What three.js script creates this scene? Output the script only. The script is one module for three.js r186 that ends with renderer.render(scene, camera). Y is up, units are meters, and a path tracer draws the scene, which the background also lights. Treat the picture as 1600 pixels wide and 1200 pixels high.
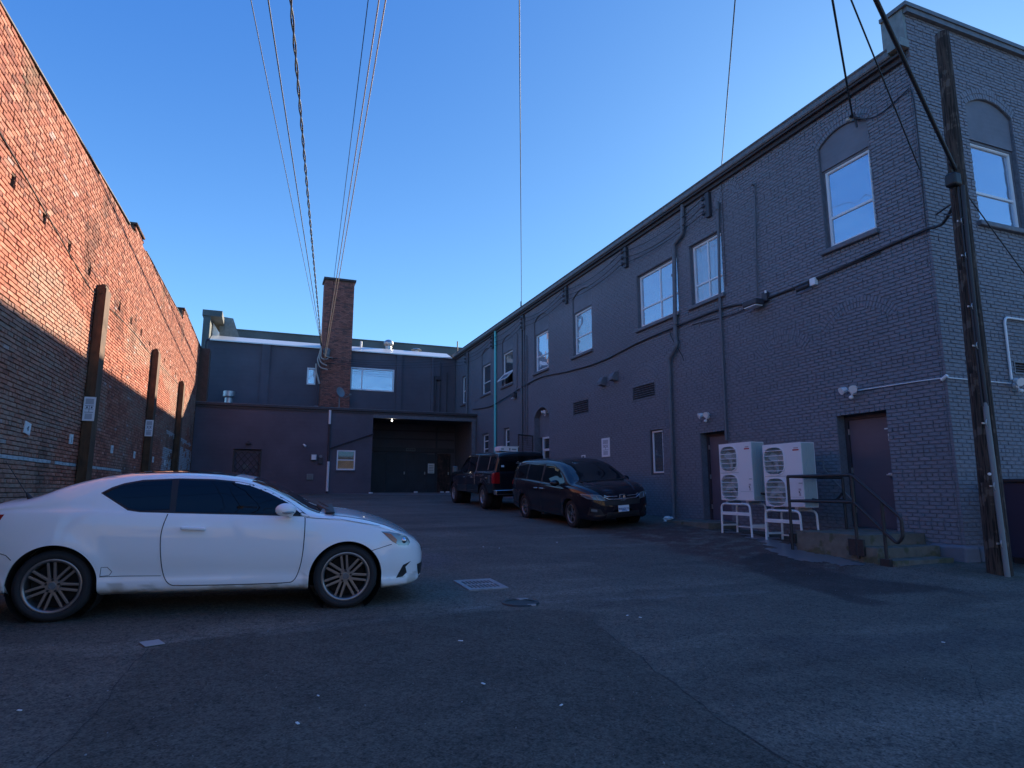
import * as THREE from 'three';
import { mergeGeometries } from 'three/addons/utils/BufferGeometryUtils.js';
import { RoundedBoxGeometry } from 'three/addons/geometries/RoundedBoxGeometry.js';

// ---------------------------------------------------------------- camera, sky, sun, exposure
const scene = new THREE.Scene();
const camera = new THREE.PerspectiveCamera(62.35, 4 / 3, 0.1, 2000);
const PITCH = THREE.MathUtils.degToRad(9.444), YAW = THREE.MathUtils.degToRad(21.296);
camera.position.set(0, 1.5, 0);
camera.lookAt(Math.sin(YAW) * Math.cos(PITCH), 1.5 + Math.sin(PITCH), -Math.cos(YAW) * Math.cos(PITCH));
camera.updateMatrixWorld(true);
const EXPOSURE = 2.3;
const SUN = new THREE.Vector3(2.488, 1, -1.587).normalize();

function clearSky(dir) {                       // clear winter air: deep blue above, paler to the horizon and towards the sun
  const el = Math.asin(Math.max(-1, Math.min(1, dir.y)));
  const e = Math.max(el, 0);
  const w = Math.exp(-e * 4.3);
  const gam = Math.acos(Math.max(-1, Math.min(1, dir.dot(SUN))));
  const c = Math.exp(-gam * 2.1);
  const Z = [0.008, 0.104, 0.46], H = [0.46, 1.04, 1.66], S = [0.16, 0.28, 0.30], G = [0.18, 0.24, 0.22], q = Math.exp(-gam * 5);
  const k = 1.36 / EXPOSURE;
  return [0, 1, 2].map((i) => k * (Z[i] + (H[i] - Z[i]) * w + S[i] * c + G[i] * q));
}
{
  const w = 512, h = 256, data = new Float32Array(w * h * 4), d = new THREE.Vector3();
  for (let j = 0; j < h; j++) for (let i = 0; i < w; i++) {
    const th = ((i + 0.5) / w - 0.5) * 2 * Math.PI, ph = ((j + 0.5) / h - 0.5) * Math.PI;
    d.set(Math.cos(ph) * Math.cos(th), Math.sin(ph), Math.cos(ph) * Math.sin(th));
    const c = clearSky(d);
    data.set([c[0], c[1], c[2], 1], (j * w + i) * 4);
  }
  const t = new THREE.DataTexture(data, w, h, THREE.RGBAFormat, THREE.FloatType);
  t.mapping = THREE.EquirectangularReflectionMapping; t.magFilter = t.minFilter = THREE.LinearFilter; t.needsUpdate = true;
  scene.background = t; scene.environment = t;
}
const sun = new THREE.DirectionalLight(new THREE.Color().setRGB(1, 0.86, 0.68), 5.0);
sun.position.copy(SUN).multiplyScalar(80).add(new THREE.Vector3(4, 0, -16));
sun.target.position.set(4, 0, -16);
sun.castShadow = true; sun.shadow.mapSize.set(4096, 4096);
Object.assign(sun.shadow.camera, { left: -45, right: 45, top: 45, bottom: -45, near: 1, far: 200 });
scene.add(sun, sun.target);
const renderer = new THREE.WebGLRenderer({ antialias: true });
renderer.setSize(1024, 768);
renderer.shadowMap.enabled = true;
renderer.toneMapping = THREE.LinearToneMapping;
renderer.toneMappingExposure = EXPOSURE;

// ---------------------------------------------------------------- helpers
let seed = 20240517;
function rnd() { seed |= 0; seed = (seed + 0x6D2B79F5) | 0; let t = Math.imul(seed ^ (seed >>> 15), 1 | seed); t = (t + Math.imul(t ^ (t >>> 7), 61 | t)) ^ t; return ((t ^ (t >>> 14)) >>> 0) / 4294967296; }
const rr = (a, b) => a + (b - a) * rnd();
const clamp = (x, a, b) => Math.max(a, Math.min(b, x));
const lerp = (a, b, t) => a + (b - a) * t;
const ss = (a, b, x) => { const t = clamp((x - a) / (b - a), 0, 1); return t * t * (3 - 2 * t); };
const V = (x, y, z) => new THREE.Vector3(x, y, z);
function hash2(ix, iy, s = 0) { let n = Math.imul(ix, 374761393) + Math.imul(iy, 668265263) + Math.imul(s, 974711); n = Math.imul(n ^ (n >>> 13), 1274126177); return ((n ^ (n >>> 16)) >>> 0) / 4294967296; }
function vnoise(x, y, s = 0, per = 0) {
  const ix = Math.floor(x), iy = Math.floor(y), fx = x - ix, fy = y - iy, u = fx * fx * (3 - 2 * fx), v = fy * fy * (3 - 2 * fy);
  const m = (a) => (per ? ((a % per) + per) % per : a);
  const a = hash2(m(ix), m(iy), s), b = hash2(m(ix + 1), m(iy), s), c = hash2(m(ix), m(iy + 1), s), d = hash2(m(ix + 1), m(iy + 1), s);
  return lerp(lerp(a, b, u), lerp(c, d, u), v);
}
function fbm(x, y, s = 0, oct = 4, per = 0) { let a = 0.5, r = 0, n = 0; for (let o = 0; o < oct; o++) { r += a * vnoise(x, y, s + o * 17, per); n += a; x *= 2; y *= 2; per *= 2; a *= 0.5; } return r / n; }
function inPoly(p, x, y) { let c = false; for (let i = 0, j = p.length - 1; i < p.length; j = i++) if ((p[i][1] > y) !== (p[j][1] > y) && x < ((p[j][0] - p[i][0]) * (y - p[i][1])) / (p[j][1] - p[i][1]) + p[i][0]) c = !c; return c; }
function polyDist(p, x, y) {                   // signed, negative inside
  let d = 1e9;
  for (let i = 0, j = p.length - 1; i < p.length; j = i++) { const ax = p[j][0], ay = p[j][1], bx = p[i][0] - ax, by = p[i][1] - ay, t = clamp(((x - ax) * bx + (y - ay) * by) / (bx * bx + by * by), 0, 1); d = Math.min(d, Math.hypot(x - ax - bx * t, y - ay - by * t)); }
  return inPoly(p, x, y) ? -d : d;
}
function curve(pts) {                          // monotone cubic through the points
  const n = pts.length, x = pts.map((p) => p[0]), y = pts.map((p) => p[1]), dx = [], m = [], t = [];
  for (let i = 0; i < n - 1; i++) { dx[i] = x[i + 1] - x[i]; m[i] = (y[i + 1] - y[i]) / dx[i]; }
  t[0] = m[0]; t[n - 1] = m[n - 2];
  for (let i = 1; i < n - 1; i++) t[i] = m[i - 1] * m[i] <= 0 ? 0 : (3 * (dx[i - 1] + dx[i])) / ((2 * dx[i] + dx[i - 1]) / m[i - 1] + (dx[i] + 2 * dx[i - 1]) / m[i]);
  return (v) => {
    if (v <= x[0]) return y[0]; if (v >= x[n - 1]) return y[n - 1];
    let i = 0; while (v > x[i + 1]) i++;
    const h = dx[i], s = (v - x[i]) / h, s2 = s * s, s3 = s2 * s;
    return y[i] * (2 * s3 - 3 * s2 + 1) + h * t[i] * (s3 - 2 * s2 + s) + y[i + 1] * (-2 * s3 + 3 * s2) + h * t[i + 1] * (s3 - s2);
  };
}
// names, labels and groups
const taken = new Map();
function numbered(n) { const k = taken.get(n) ?? 0; taken.set(n, k + 1); return k ? `${n}_${String(k).padStart(3, '0')}` : n; }
function tag(o, label, category, group) { o.userData.label = label; o.userData.category = category; if (group) o.userData.group = group; return o; }
function thing(name, label, category, pos = [0, 0, 0], turn = 0, group) { const o = new THREE.Group(); o.name = numbered(name); o.position.set(...pos); o.rotation.y = turn; scene.add(o); return tag(o, label, category, group); }
function strip(g) { for (const k of Object.keys(g.attributes)) if (!['position', 'normal', 'uv', 'color'].includes(k)) g.deleteAttribute(k); return g.index ? g.toNonIndexed() : g; }
function join(gs) {
  if (!Array.isArray(gs)) return gs;
  if (gs.length === 1) return gs[0];
  return mergeGeometries(gs.map((g) => { const n = strip(g); if (!n.attributes.uv) n.setAttribute('uv', new THREE.BufferAttribute(new Float32Array(n.attributes.position.count * 2), 2)); if (!n.attributes.normal) n.computeVertexNormals(); return n; }), false);
}
function metreUV(g, k = 1) {                   // uv in metres, taken from the face's main direction
  if (g.index) g = g.toNonIndexed();
  const p = g.attributes.position, nrm = g.attributes.normal, uv = new Float32Array(p.count * 2);
  for (let i = 0; i < p.count; i++) {
    const ax = Math.abs(nrm.getX(i)), ay = Math.abs(nrm.getY(i)), az = Math.abs(nrm.getZ(i));
    const a = ay > ax && ay > az ? [p.getX(i), p.getZ(i)] : ax > az ? [p.getZ(i), p.getY(i)] : [p.getX(i), p.getY(i)];
    uv[2 * i] = a[0] * k; uv[2 * i + 1] = a[1] * k;
  }
  g.setAttribute('uv', new THREE.BufferAttribute(uv, 2)); return g;
}
function mesh(name, gs, mat, parent) {         // several geometries become ONE named mesh under its parent
  let g = join(gs);
  if (mat.userData.metres && !g.userData.keepUV) g = metreUV(g, mat.userData.metres);
  const m = new THREE.Mesh(g, mat); m.name = parent ? name : numbered(name); m.castShadow = m.receiveShadow = true;
  (parent ?? scene).add(m); return m;
}
function single(name, gs, mat, label, category, group) { return tag(mesh(name, gs, mat), label, category, group); }
function structure(name, gs, mat) { const m = mesh(name, gs, mat); m.userData.kind = 'structure'; return m; }
// plain geometry
function box(x0, x1, y0, y1, z0, z1) { const g = new THREE.BoxGeometry(Math.abs(x1 - x0), Math.abs(y1 - y0), Math.abs(z1 - z0)); g.translate((x0 + x1) / 2, (y0 + y1) / 2, (z0 + z1) / 2); return g; }
function rbox(x0, x1, y0, y1, z0, z1, r = 0.01, seg = 2) { const g = new RoundedBoxGeometry(Math.abs(x1 - x0), Math.abs(y1 - y0), Math.abs(z1 - z0), seg, r); g.translate((x0 + x1) / 2, (y0 + y1) / 2, (z0 + z1) / 2); return g; }
function rod(a, b, r0, r1 = r0, seg = 10) {
  a = Array.isArray(a) ? V(...a) : a; b = Array.isArray(b) ? V(...b) : b;
  const d = b.clone().sub(a), L = d.length(), g = new THREE.CylinderGeometry(r1, r0, L, seg);
  g.translate(0, L / 2, 0); g.applyQuaternion(new THREE.Quaternion().setFromUnitVectors(V(0, 1, 0), d.normalize())); g.translate(a.x, a.y, a.z); return g;
}
function tube(pts, r, seg = 8, n = 0, closed = false, tension = 0.5) {
  const c = new THREE.CatmullRomCurve3(pts.map((p) => (Array.isArray(p) ? V(...p) : p)), closed, 'catmullrom', tension);
  return new THREE.TubeGeometry(c, n || Math.max(8, pts.length * 6), r, seg, closed);
}
function bent(pts, r, bend = 0.05, seg = 8) {  // straight runs with rounded elbows
  const p = pts.map((q) => V(...q)), out = [p[0]];
  for (let i = 1; i < p.length - 1; i++) {
    const a = p[i - 1].clone().sub(p[i]), b = p[i + 1].clone().sub(p[i]), k = Math.min(bend, a.length() / 2, b.length() / 2);
    const A = p[i].clone().addScaledVector(a.normalize(), k), B = p[i].clone().addScaledVector(b.normalize(), k);
    for (let s = 0; s <= 4; s++) { const t = s / 4; out.push(A.clone().multiplyScalar((1 - t) * (1 - t)).addScaledVector(p[i], 2 * t * (1 - t)).addScaledVector(B, t * t)); }
  }
  out.push(p[p.length - 1]);
  const path = new THREE.CurvePath(); for (let i = 0; i + 1 < out.length; i++) if (out[i].distanceTo(out[i + 1]) > 1e-5) path.add(new THREE.LineCurve3(out[i], out[i + 1]));
  const g = sweep(out, r, seg); return g;
}
function sweep(pts, r, seg = 8) {              // tube through the points exactly
  const P = pts.filter((p, i) => !i || p.distanceTo(pts[i - 1]) > 1e-5), pos = [], nor = [], uv = [], idx = [];
  let up = Math.abs(P[1].clone().sub(P[0]).normalize().y) > 0.9 ? V(1, 0, 0) : V(0, 1, 0), len = 0;
  for (let i = 0; i < P.length; i++) {
    const t = P[Math.min(i + 1, P.length - 1)].clone().sub(P[Math.max(i - 1, 0)]).normalize();
    const a = up.clone().addScaledVector(t, -up.dot(t)).normalize(), b = t.clone().cross(a); up = a;
    if (i) len += P[i].distanceTo(P[i - 1]);
    for (let k = 0; k <= seg; k++) { const th = (k / seg) * 2 * Math.PI, n = a.clone().multiplyScalar(Math.cos(th)).addScaledVector(b, Math.sin(th)); pos.push(P[i].x + n.x * r, P[i].y + n.y * r, P[i].z + n.z * r); nor.push(n.x, n.y, n.z); uv.push(k / seg, len); }
  }
  for (let i = 0; i + 1 < P.length; i++) for (let k = 0; k < seg; k++) { const a = i * (seg + 1) + k, b = a + seg + 1; idx.push(a, a + 1, b, b, a + 1, b + 1); }
  const g = new THREE.BufferGeometry(); g.setAttribute('position', new THREE.Float32BufferAttribute(pos, 3)); g.setAttribute('normal', new THREE.Float32BufferAttribute(nor, 3)); g.setAttribute('uv', new THREE.Float32BufferAttribute(uv, 2)); g.setIndex(idx); return g;
}
function prism(poly, depth, bevel = 0) {       // outline in x,y, thickness along +z
  const s = new THREE.Shape(poly.map((p) => new THREE.Vector2(...p)));
  return new THREE.ExtrudeGeometry(s, { depth, bevelEnabled: bevel > 0, bevelSize: bevel, bevelThickness: bevel, bevelSegments: 2, curveSegments: 8 });
}
function xf(g, pos, ry = 0, rx = 0, rz = 0) { g.applyMatrix4(new THREE.Matrix4().compose(V(...pos), new THREE.Quaternion().setFromEuler(new THREE.Euler(rx, ry, rz, 'YXZ')), V(1, 1, 1))); return g; }
function sag(a, b, drop, n = 24) { const A = V(...a), B = V(...b), out = []; for (let i = 0; i <= n; i++) { const t = i / n, p = A.clone().lerp(B, t); p.y -= drop * 4 * t * (1 - t); out.push(p); } return out; }

// ---------------------------------------------------------------- textures and materials
const toSRGB = (v) => { v = clamp(v, 0, 1); return 255 * (v <= 0.0031308 ? 12.92 * v : 1.055 * Math.pow(v, 1 / 2.4) - 0.055); };
function dataTex(n, fn, colour) {
  const d = new Uint8Array(n * n * 4);
  for (let j = 0; j < n; j++) for (let i = 0; i < n; i++) { const c = fn(i / n, j / n, i, j), k = (j * n + i) * 4; const rgb = Array.isArray(c) ? c : [c, c, c]; for (let q = 0; q < 3; q++) d[k + q] = colour ? toSRGB(rgb[q]) : clamp(rgb[q], 0, 1) * 255; d[k + 3] = 255; }
  const t = new THREE.DataTexture(d, n, n); t.wrapS = t.wrapT = THREE.RepeatWrapping; t.magFilter = THREE.LinearFilter; t.minFilter = THREE.LinearMipmapLinearFilter; t.generateMipmaps = true;
  if (colour) t.colorSpace = THREE.SRGBColorSpace; t.needsUpdate = true; return t;
}
function rep(t, k) { const c = t.clone(); c.repeat.set(k, k); c.needsUpdate = true; return c; }
const col = (r, g, b) => new THREE.Color().setRGB(r, g, b);
function std(c, rough = 0.8, o = {}) { const m = new THREE.MeshStandardMaterial({ color: col(...c), roughness: rough, ...o }); return m; }
function phys(c, rough, o = {}) { return new THREE.MeshPhysicalMaterial({ color: col(...c), roughness: rough, ...o }); }
function metres(m, k) { m.userData.metres = k; return m; }

const asphaltTex = dataTex(1024, (u, v, i, j) => {      // 2.4 m tile: stones in dark binder
  let b = 0.58 + 0.22 * (fbm(u * 8, v * 8, 3, 3, 8) - 0.5) + 0.55 * (fbm(u * 96, v * 96, 9, 2, 96) - 0.5) + 0.5 * (vnoise(u * 256, v * 256, 10, 256) - 0.5);
  const st = hash2(i >> 2, j >> 2, 5), st2 = hash2((i + 1) >> 1, (j + 1) >> 1, 6);
  if (st > 0.93) b += 0.42 * hash2(i >> 2, j >> 2, 15); else if (st < 0.12) b -= 0.22;
  if (st2 > 0.985) b += 0.6;
  return [b * 1.0, b * 0.985, b * 0.96];
}, true);
const asphaltBump = dataTex(1024, (u, v, i, j) => 0.5 + 0.5 * (fbm(u * 160, v * 160, 19, 3, 160) - 0.5) + 0.35 * (hash2(i >> 1, j >> 1, 5) - 0.5) + 0.25 * (fbm(u * 20, v * 20, 29, 2, 20) - 0.5), false);
const grit = dataTex(512, (u, v) => { const b = 0.85 + 0.5 * (fbm(u * 16, v * 16, 41, 5, 16) - 0.5) + 0.15 * (fbm(u * 3, v * 3, 43, 2, 3) - 0.5); return [b, b * 0.99, b * 0.98]; }, true);
const gritBump = dataTex(512, (u, v) => fbm(u * 32, v * 32, 51, 5, 32), false);
const stuccoTex = dataTex(1024, (u, v) => { const b = 0.84 + 0.35 * (fbm(u * 6, v * 6, 61, 6, 6) - 0.5) + 0.12 * (fbm(u * 2, v * 40, 67, 3, 2) - 0.5); return [b, b, b]; }, true);
const concreteTex = dataTex(512, (u, v) => {
  const b = 0.8 + 0.5 * (fbm(u * 12, v * 12, 71, 6, 12) - 0.5), m = 0.8 * ss(0.50, 0.68, fbm(u * 9, v * 9, 77, 5, 9));
  return [lerp(b, b * 0.55, m), lerp(b * 0.98, b * 0.62, m), lerp(b * 0.93, b * 0.36, m)];
}, true);
const woodTex = dataTex(512, (u, v) => {
  const w = fbm(u * 30, v * 4, 81, 4, 30), c = ss(0.56, 0.64, fbm(u * 44, v * 5 + 5, 83, 3, 44)), sp = ss(0.52, 0.62, fbm(u * 7 + 1.5 * fbm(u * 6, v * 5, 88, 3, 6), v * 11, 87, 5, 0) * (0.8 + 0.3 * w));
  const b = 0.34 + 0.9 * (w - 0.35); const k = lerp(b, b * 0.25, c);
  return [lerp(k, k * 2.6 + 0.05, sp), lerp(k * 0.84, k * 2.25 + 0.04, sp), lerp(k * 0.72, k * 1.9 + 0.03, sp)];
}, true);
const woodBump = dataTex(512, (u, v) => lerp(fbm(u * 40, v * 3 + 5, 83, 4, 40), fbm(u * 26, v * 2, 81, 4, 26), 0.4), false);
const rustTex = dataTex(512, (u, v) => { const a = fbm(u * 10, v * 5, 91, 5, 10), s = fbm(u * 30, v * 3, 93, 3, 30); const b = 0.6 + 0.8 * (a - 0.5) + 0.4 * (s - 0.5); return [b * 1.0, b * 0.78, b * 0.58]; }, true);
const galvTex = dataTex(256, (u, v) => { const b = 0.8 + 0.4 * (fbm(u * 10, v * 10, 95, 4, 10) - 0.5) + 0.2 * (fbm(u * 24, v * 2, 97, 3, 24) - 0.5); return [b, b, b]; }, true);

const waveTex = dataTex(256, (u, v) => fbm(u * 3, v * 3, 99, 2, 3), false);
const M = {
  brickRed: std([1, 1, 1], 0.92, { map: grit, bumpMap: gritBump, bumpScale: 0.004 }),
  mortarRed: metres(std([0.145, 0.085, 0.062], 0.95, { map: rep(grit, 1), bumpMap: gritBump, bumpScale: 0.004 }), 2),
  paint: std([1, 1, 1], 0.72, { map: grit, bumpMap: gritBump, bumpScale: 0.003 }),
  paintCore: metres(std([0.172, 0.182, 0.212], 0.78, { map: grit, bumpMap: gritBump, bumpScale: 0.004 }), 2),
  plaster: metres(std([0.205, 0.215, 0.248], 0.8, { map: stuccoTex, bumpMap: gritBump, bumpScale: 0.002 }), 0.5),
  stuccoPlum: metres(std([0.142, 0.120, 0.145], 0.82, { map: stuccoTex, bumpMap: gritBump, bumpScale: 0.004 }), 0.25),
  stuccoBlue: metres(std([0.125, 0.118, 0.142], 0.82, { map: stuccoTex, bumpMap: gritBump, bumpScale: 0.004 }), 0.25),
  stuccoBack: metres(std([0.135, 0.118, 0.138], 0.85, { map: stuccoTex, bumpMap: gritBump, bumpScale: 0.004 }), 0.2),
  darkTrim: metres(std([0.05, 0.046, 0.058], 0.55, { map: grit }), 1),
  trimPaint: metres(std([0.16, 0.165, 0.19], 0.6, { map: grit }), 1),
  gutter: metres(std([0.17, 0.18, 0.19], 0.5, { map: galvTex }), 1),
  cornice: metres(std([0.06, 0.05, 0.055], 0.6, { map: grit }), 1),
  white: std([0.80, 0.80, 0.79], 0.42),
  vinyl: std([0.78, 0.79, 0.80], 0.38),
  cream: metres(phys([0.82, 0.80, 0.74], 0.32, { clearcoat: 0.4, clearcoatRoughness: 0.3 }), 1),
  flashing: metres(std([0.25, 0.28, 0.26], 0.5, { map: galvTex }), 1),
  roofGrey: metres(std([0.17, 0.18, 0.165], 0.85, { map: stuccoTex }), 0.3),
  roofing: metres(std([0.16, 0.15, 0.14], 0.9, { map: grit }), 0.5),
  galv: metres(std([0.62, 0.63, 0.63], 0.42, { metalness: 0.85, map: galvTex }), 1),
  pipeGrey: std([0.20, 0.215, 0.215], 0.55),
  teal: std([0.12, 0.62, 0.60], 0.4),
  black: std([0.018, 0.018, 0.02], 0.5),
  rubber: std([0.022, 0.022, 0.024], 0.8),
  iron: metres(std([0.035, 0.034, 0.036], 0.5, { map: grit }), 3),
  castIron: metres(std([0.34, 0.34, 0.35], 0.55, { metalness: 0.2, map: grit }), 2),
  wire: std([0.03, 0.03, 0.034], 0.6),
  wireTan: std([0.42, 0.37, 0.32], 0.6),
  wood: std([0.105, 0.084, 0.072], 0.9, { map: woodTex, bumpMap: woodBump, bumpScale: 0.012 }),
  timber: metres(std([0.165, 0.10, 0.058], 0.72, { map: rustTex, bumpMap: gritBump, bumpScale: 0.003 }), 0.8),
  concrete: metres(std([0.20, 0.185, 0.155], 0.9, { map: concreteTex, bumpMap: gritBump, bumpScale: 0.006 }), 0.8),
  apron: metres(std([0.24, 0.235, 0.23], 0.9, { map: grit }), 0.6),
  doorPaint: metres(std([0.125, 0.105, 0.135], 0.45, { map: stuccoTex }), 0.4),
  doorBlue: metres(std([0.05, 0.056, 0.075], 0.6, { map: stuccoTex }), 0.5),
  doorBrown: metres(std([0.085, 0.042, 0.04], 0.6, { map: woodTex }), 0.6),
  inside: std([0.22, 0.215, 0.21], 0.9),
  curtain: phys([0.72, 0.72, 0.70], 0.95, { transmission: 0.25, thickness: 0 }),
  blind: std([0.66, 0.66, 0.66], 0.7),
  paneDeep: metres(phys([0.62, 0.74, 0.88], 0.02, { metalness: 0.72, transmission: 1, thickness: 0, ior: 1.52, bumpMap: waveTex, bumpScale: 0.006 }), 0.9),
  paneClear: metres(phys([0.80, 0.86, 0.92], 0.02, { metalness: 0.40, transmission: 1, thickness: 0, ior: 1.52, bumpMap: waveTex, bumpScale: 0.006 }), 0.7),
  pane: metres(phys([0.74, 0.82, 0.92], 0.02, { metalness: 0.58, bumpMap: waveTex, bumpScale: 0.006, transmission: 1, thickness: 0, ior: 1.52 }), 0.8),
  paneDim: phys([0.45, 0.5, 0.54], 0.03, { metalness: 0.14, transmission: 1, thickness: 0, ior: 1.52 }),
};

// ---------------------------------------------------------------- the ground
const zProfile = (() => { const P = [[-40, -0.5], [-15, -0.3], [0, 0], [7.3, 0.25], [15, 0.6], [32, 1.3], [60, 1.3]]; return (z) => { const d = -z; if (d <= P[0][0]) return P[0][1]; for (let i = 0; i + 1 < P.length; i++) if (d <= P[i + 1][0]) return lerp(P[i][1], P[i + 1][1], (d - P[i][0]) / (P[i + 1][0] - P[i][0])); return 1.3; }; })();
const gy = (x, z) => zProfile(z) + 0.13 * ss(7, 9.6, x) * (1 - ss(-7, -4, z)) * (1 - ss(20, 26, -z));
{
  const ticks = (list) => { const o = []; for (const [a, b, st] of list) { const n = Math.max(1, Math.round((b - a) / st)); for (let i = 0; i < n; i++) o.push(a + ((b - a) * i) / n); } o.push(list[list.length - 1][1]); return o; };
  const xs = ticks([[-600, -60, 180], [-60, -14, 12], [-14, -4.5, 1.2], [-4.5, 11.5, 0.075], [11.5, 30, 1.5], [30, 60, 10], [60, 600, 180]]);
  const zs = ticks([[-600, -60, 180], [-60, -37, 6], [-37, -13, 0.16], [-13, -1.5, 0.065], [-1.5, 12, 0.8], [12, 60, 8], [60, 600, 180]]);
  const nx = xs.length, nz = zs.length, pos = new Float32Array(nx * nz * 3), colr = new Float32Array(nx * nz * 3), uv = new Float32Array(nx * nz * 2), idx = [];
  const trench = [[-0.78, -6.28], [-0.86, -4.82], [-0.98, -3.9], [-1.3, 2], [2.75, 2], [2.64, -2.78], [2.70, -3.57], [3.14, -5.80], [3.5, -6.2], [2.80, -6.60], [1.11, -6.75]];
  const trench2 = [[4.1, -4.9], [9.5, -3.9], [9.5, -3.2], [4.3, -4.2]];
  const stain = [[8.3, -9.2], [7.6, -8.9], [7.05, -8.2], [6.80, -7.35], [6.66, -6.5], [6.50, -5.86], [6.62, -5.55], [6.86, -5.62], [6.98, -6.05], [8.10, -5.80], [8.20, -5.48], [8.36, -5.6], [8.3, -5.98], [7.95, -6.75], [8.0, -7.8], [8.5, -8.3]];
  const dirt = [[7.2, -13.6], [10.3, -13.6], [10.3, -10.0], [8.9, -9.0], [8.6, -7.4], [7.4, -7.0], [6.9, -7.9], [7.1, -9.9]];
  const pale = [[2.3, -11.1], [3.0, -10.9], [3.0, -10.0], [2.5, -9.5], [2.0, -9.8]];
  const seam = [[-0.8, -6.3], [1.18, -6.6], [2.29, -6.84], [3.0, -6.89], [4.26, -6.75], [6.6, -6.55]];
  for (let j = 0; j < nz; j++) for (let i = 0; i < nx; i++) {
    const x = xs[i], z = zs[j], k = j * nx + i;
    const rough = 0.012 * (fbm(x * 0.9, z * 0.9, 101, 3) - 0.5) + 0.006 * (fbm(x * 4, z * 4, 103, 2) - 0.5);
    let y = gy(x, z) + (Math.abs(x) < 20 && z < 12 && z > -40 ? rough : 0);
    if (Math.abs(x) > 30) y -= 0.4; 
    pos.set([x, y, z], 3 * k); uv.set([x / 2.4, z / 2.4], 2 * k);
    const wob = 0.35 * (fbm(x * 1.6, z * 1.6, 111, 4) - 0.5), fine = fbm(x * 5, z * 5, 113, 4);
    let r = 0.212, g = 0.182, b = 0.145;                                      // aged grey asphalt
    const macro = 0.72 + 0.56 * fbm(x * 0.55, z * 0.8, 117, 5); r *= macro; g *= macro; b *= macro;
    const streak = ss(0.55, 0.75, fbm(x * 0.5 + 3, z * 2.6, 119, 4)); const li = 1 + 0.28 * streak; r *= li; g *= li; b *= li;
    const tyre = ss(0.58, 0.75, fbm(x * 0.25, z * 1.7 + 9, 131, 4)); const dk = 1 - 0.22 * tyre; r *= dk; g *= dk; b *= dk;
    const tr = ss(0.06, -0.06, polyDist(trench, x, z) + wob * 0.22); r = lerp(r, 0.142 * (0.75 + 0.5 * fine), tr); g = lerp(g, 0.122 * (0.75 + 0.5 * fine), tr); b = lerp(b, 0.094 * (0.75 + 0.5 * fine), tr);
    const t2 = 0.6 * ss(0.1, -0.1, polyDist(trench2, x, z) + wob * 0.5); r = lerp(r, 0.135, t2); g = lerp(g, 0.118, t2); b = lerp(b, 0.106, t2);
    let sd = 1e9; for (let q = 0; q + 1 < seam.length; q++) { const [ax, az] = seam[q], bx = seam[q + 1][0] - ax, bz = seam[q + 1][1] - az, t = clamp(((x - ax) * bx + (z - az) * bz) / (bx * bx + bz * bz), 0, 1); sd = Math.min(sd, Math.hypot(x - ax - bx * t, z - az - bz * t)); }
    const se = ss(0.14, 0.02, sd + wob * 0.25) * ss(0.35, 0.6, fine); r += 0.06 * se; g += 0.062 * se; b += 0.062 * se;
    const pa = ss(0.25, -0.25, polyDist(pale, x, z) + wob) * 0.6; r = lerp(r, 0.19, pa); g = lerp(g, 0.17, pa); b = lerp(b, 0.175, pa);
    const di = ss(0.35, -0.35, polyDist(dirt, x, z) + wob * 1.6) * ss(0.3, 0.55, fine); r = lerp(r, 0.15, di * 0.9); g = lerp(g, 0.078, di * 0.9); b = lerp(b, 0.060, di * 0.9);
    const st = ss(0.07, -0.09, polyDist(stain, x, z) + wob * 0.6) * (0.62 + 0.38 * fine); r = lerp(r, 0.062, st); g = lerp(g, 0.046, st); b = lerp(b, 0.041, st);
    const moss = ss(9.3, 10.1, x + wob) * ss(-14, -12, z) * ss(-5.2, -6, z) * ss(0.35, 0.6, fine) + ss(0.45, 0.05, Math.hypot(x - 9.7, z + 6.3) - 0.3) * 0.7; r = lerp(r, 0.095, moss * 0.6); g = lerp(g, 0.098, moss * 0.6); b = lerp(b, 0.06, moss * 0.6);
    colr.set([r, g, b], 3 * k);
  }
  for (let j = 0; j + 1 < nz; j++) for (let i = 0; i + 1 < nx; i++) { const a = j * nx + i, b = a + nx; idx.push(a, b, a + 1, b, b + 1, a + 1); }
  const g = new THREE.BufferGeometry();
  g.setAttribute('position', new THREE.BufferAttribute(pos, 3)); g.setAttribute('color', new THREE.BufferAttribute(colr, 3)); g.setAttribute('uv', new THREE.BufferAttribute(uv, 2)); g.setIndex(idx); g.computeVertexNormals();
  const groundMesh = structure('ground', g, new THREE.MeshStandardMaterial({ vertexColors: true, roughness: 0.88, map: asphaltTex, bumpMap: asphaltBump, bumpScale: 0.006 }));
  // cracks and sealed joints: narrow dark strips that wander over the asphalt
  const crackMat = std([0.035, 0.033, 0.032], 0.9), crack = (pts, w, s) => {
    const P = []; for (let i = 0; i + 1 < pts.length; i++) { const n = Math.ceil(Math.hypot(pts[i + 1][0] - pts[i][0], pts[i + 1][1] - pts[i][1]) / 0.05); for (let k = 0; k < n; k++) { const t = k / n, x = lerp(pts[i][0], pts[i + 1][0], t), z = lerp(pts[i][1], pts[i + 1][1], t); P.push([x + 0.10 * (fbm(x * 3 + s, z * 3, 141, 4) - 0.5), z + 0.10 * (fbm(x * 3, z * 3 + s, 143, 4) - 0.5)]); } }
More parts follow.
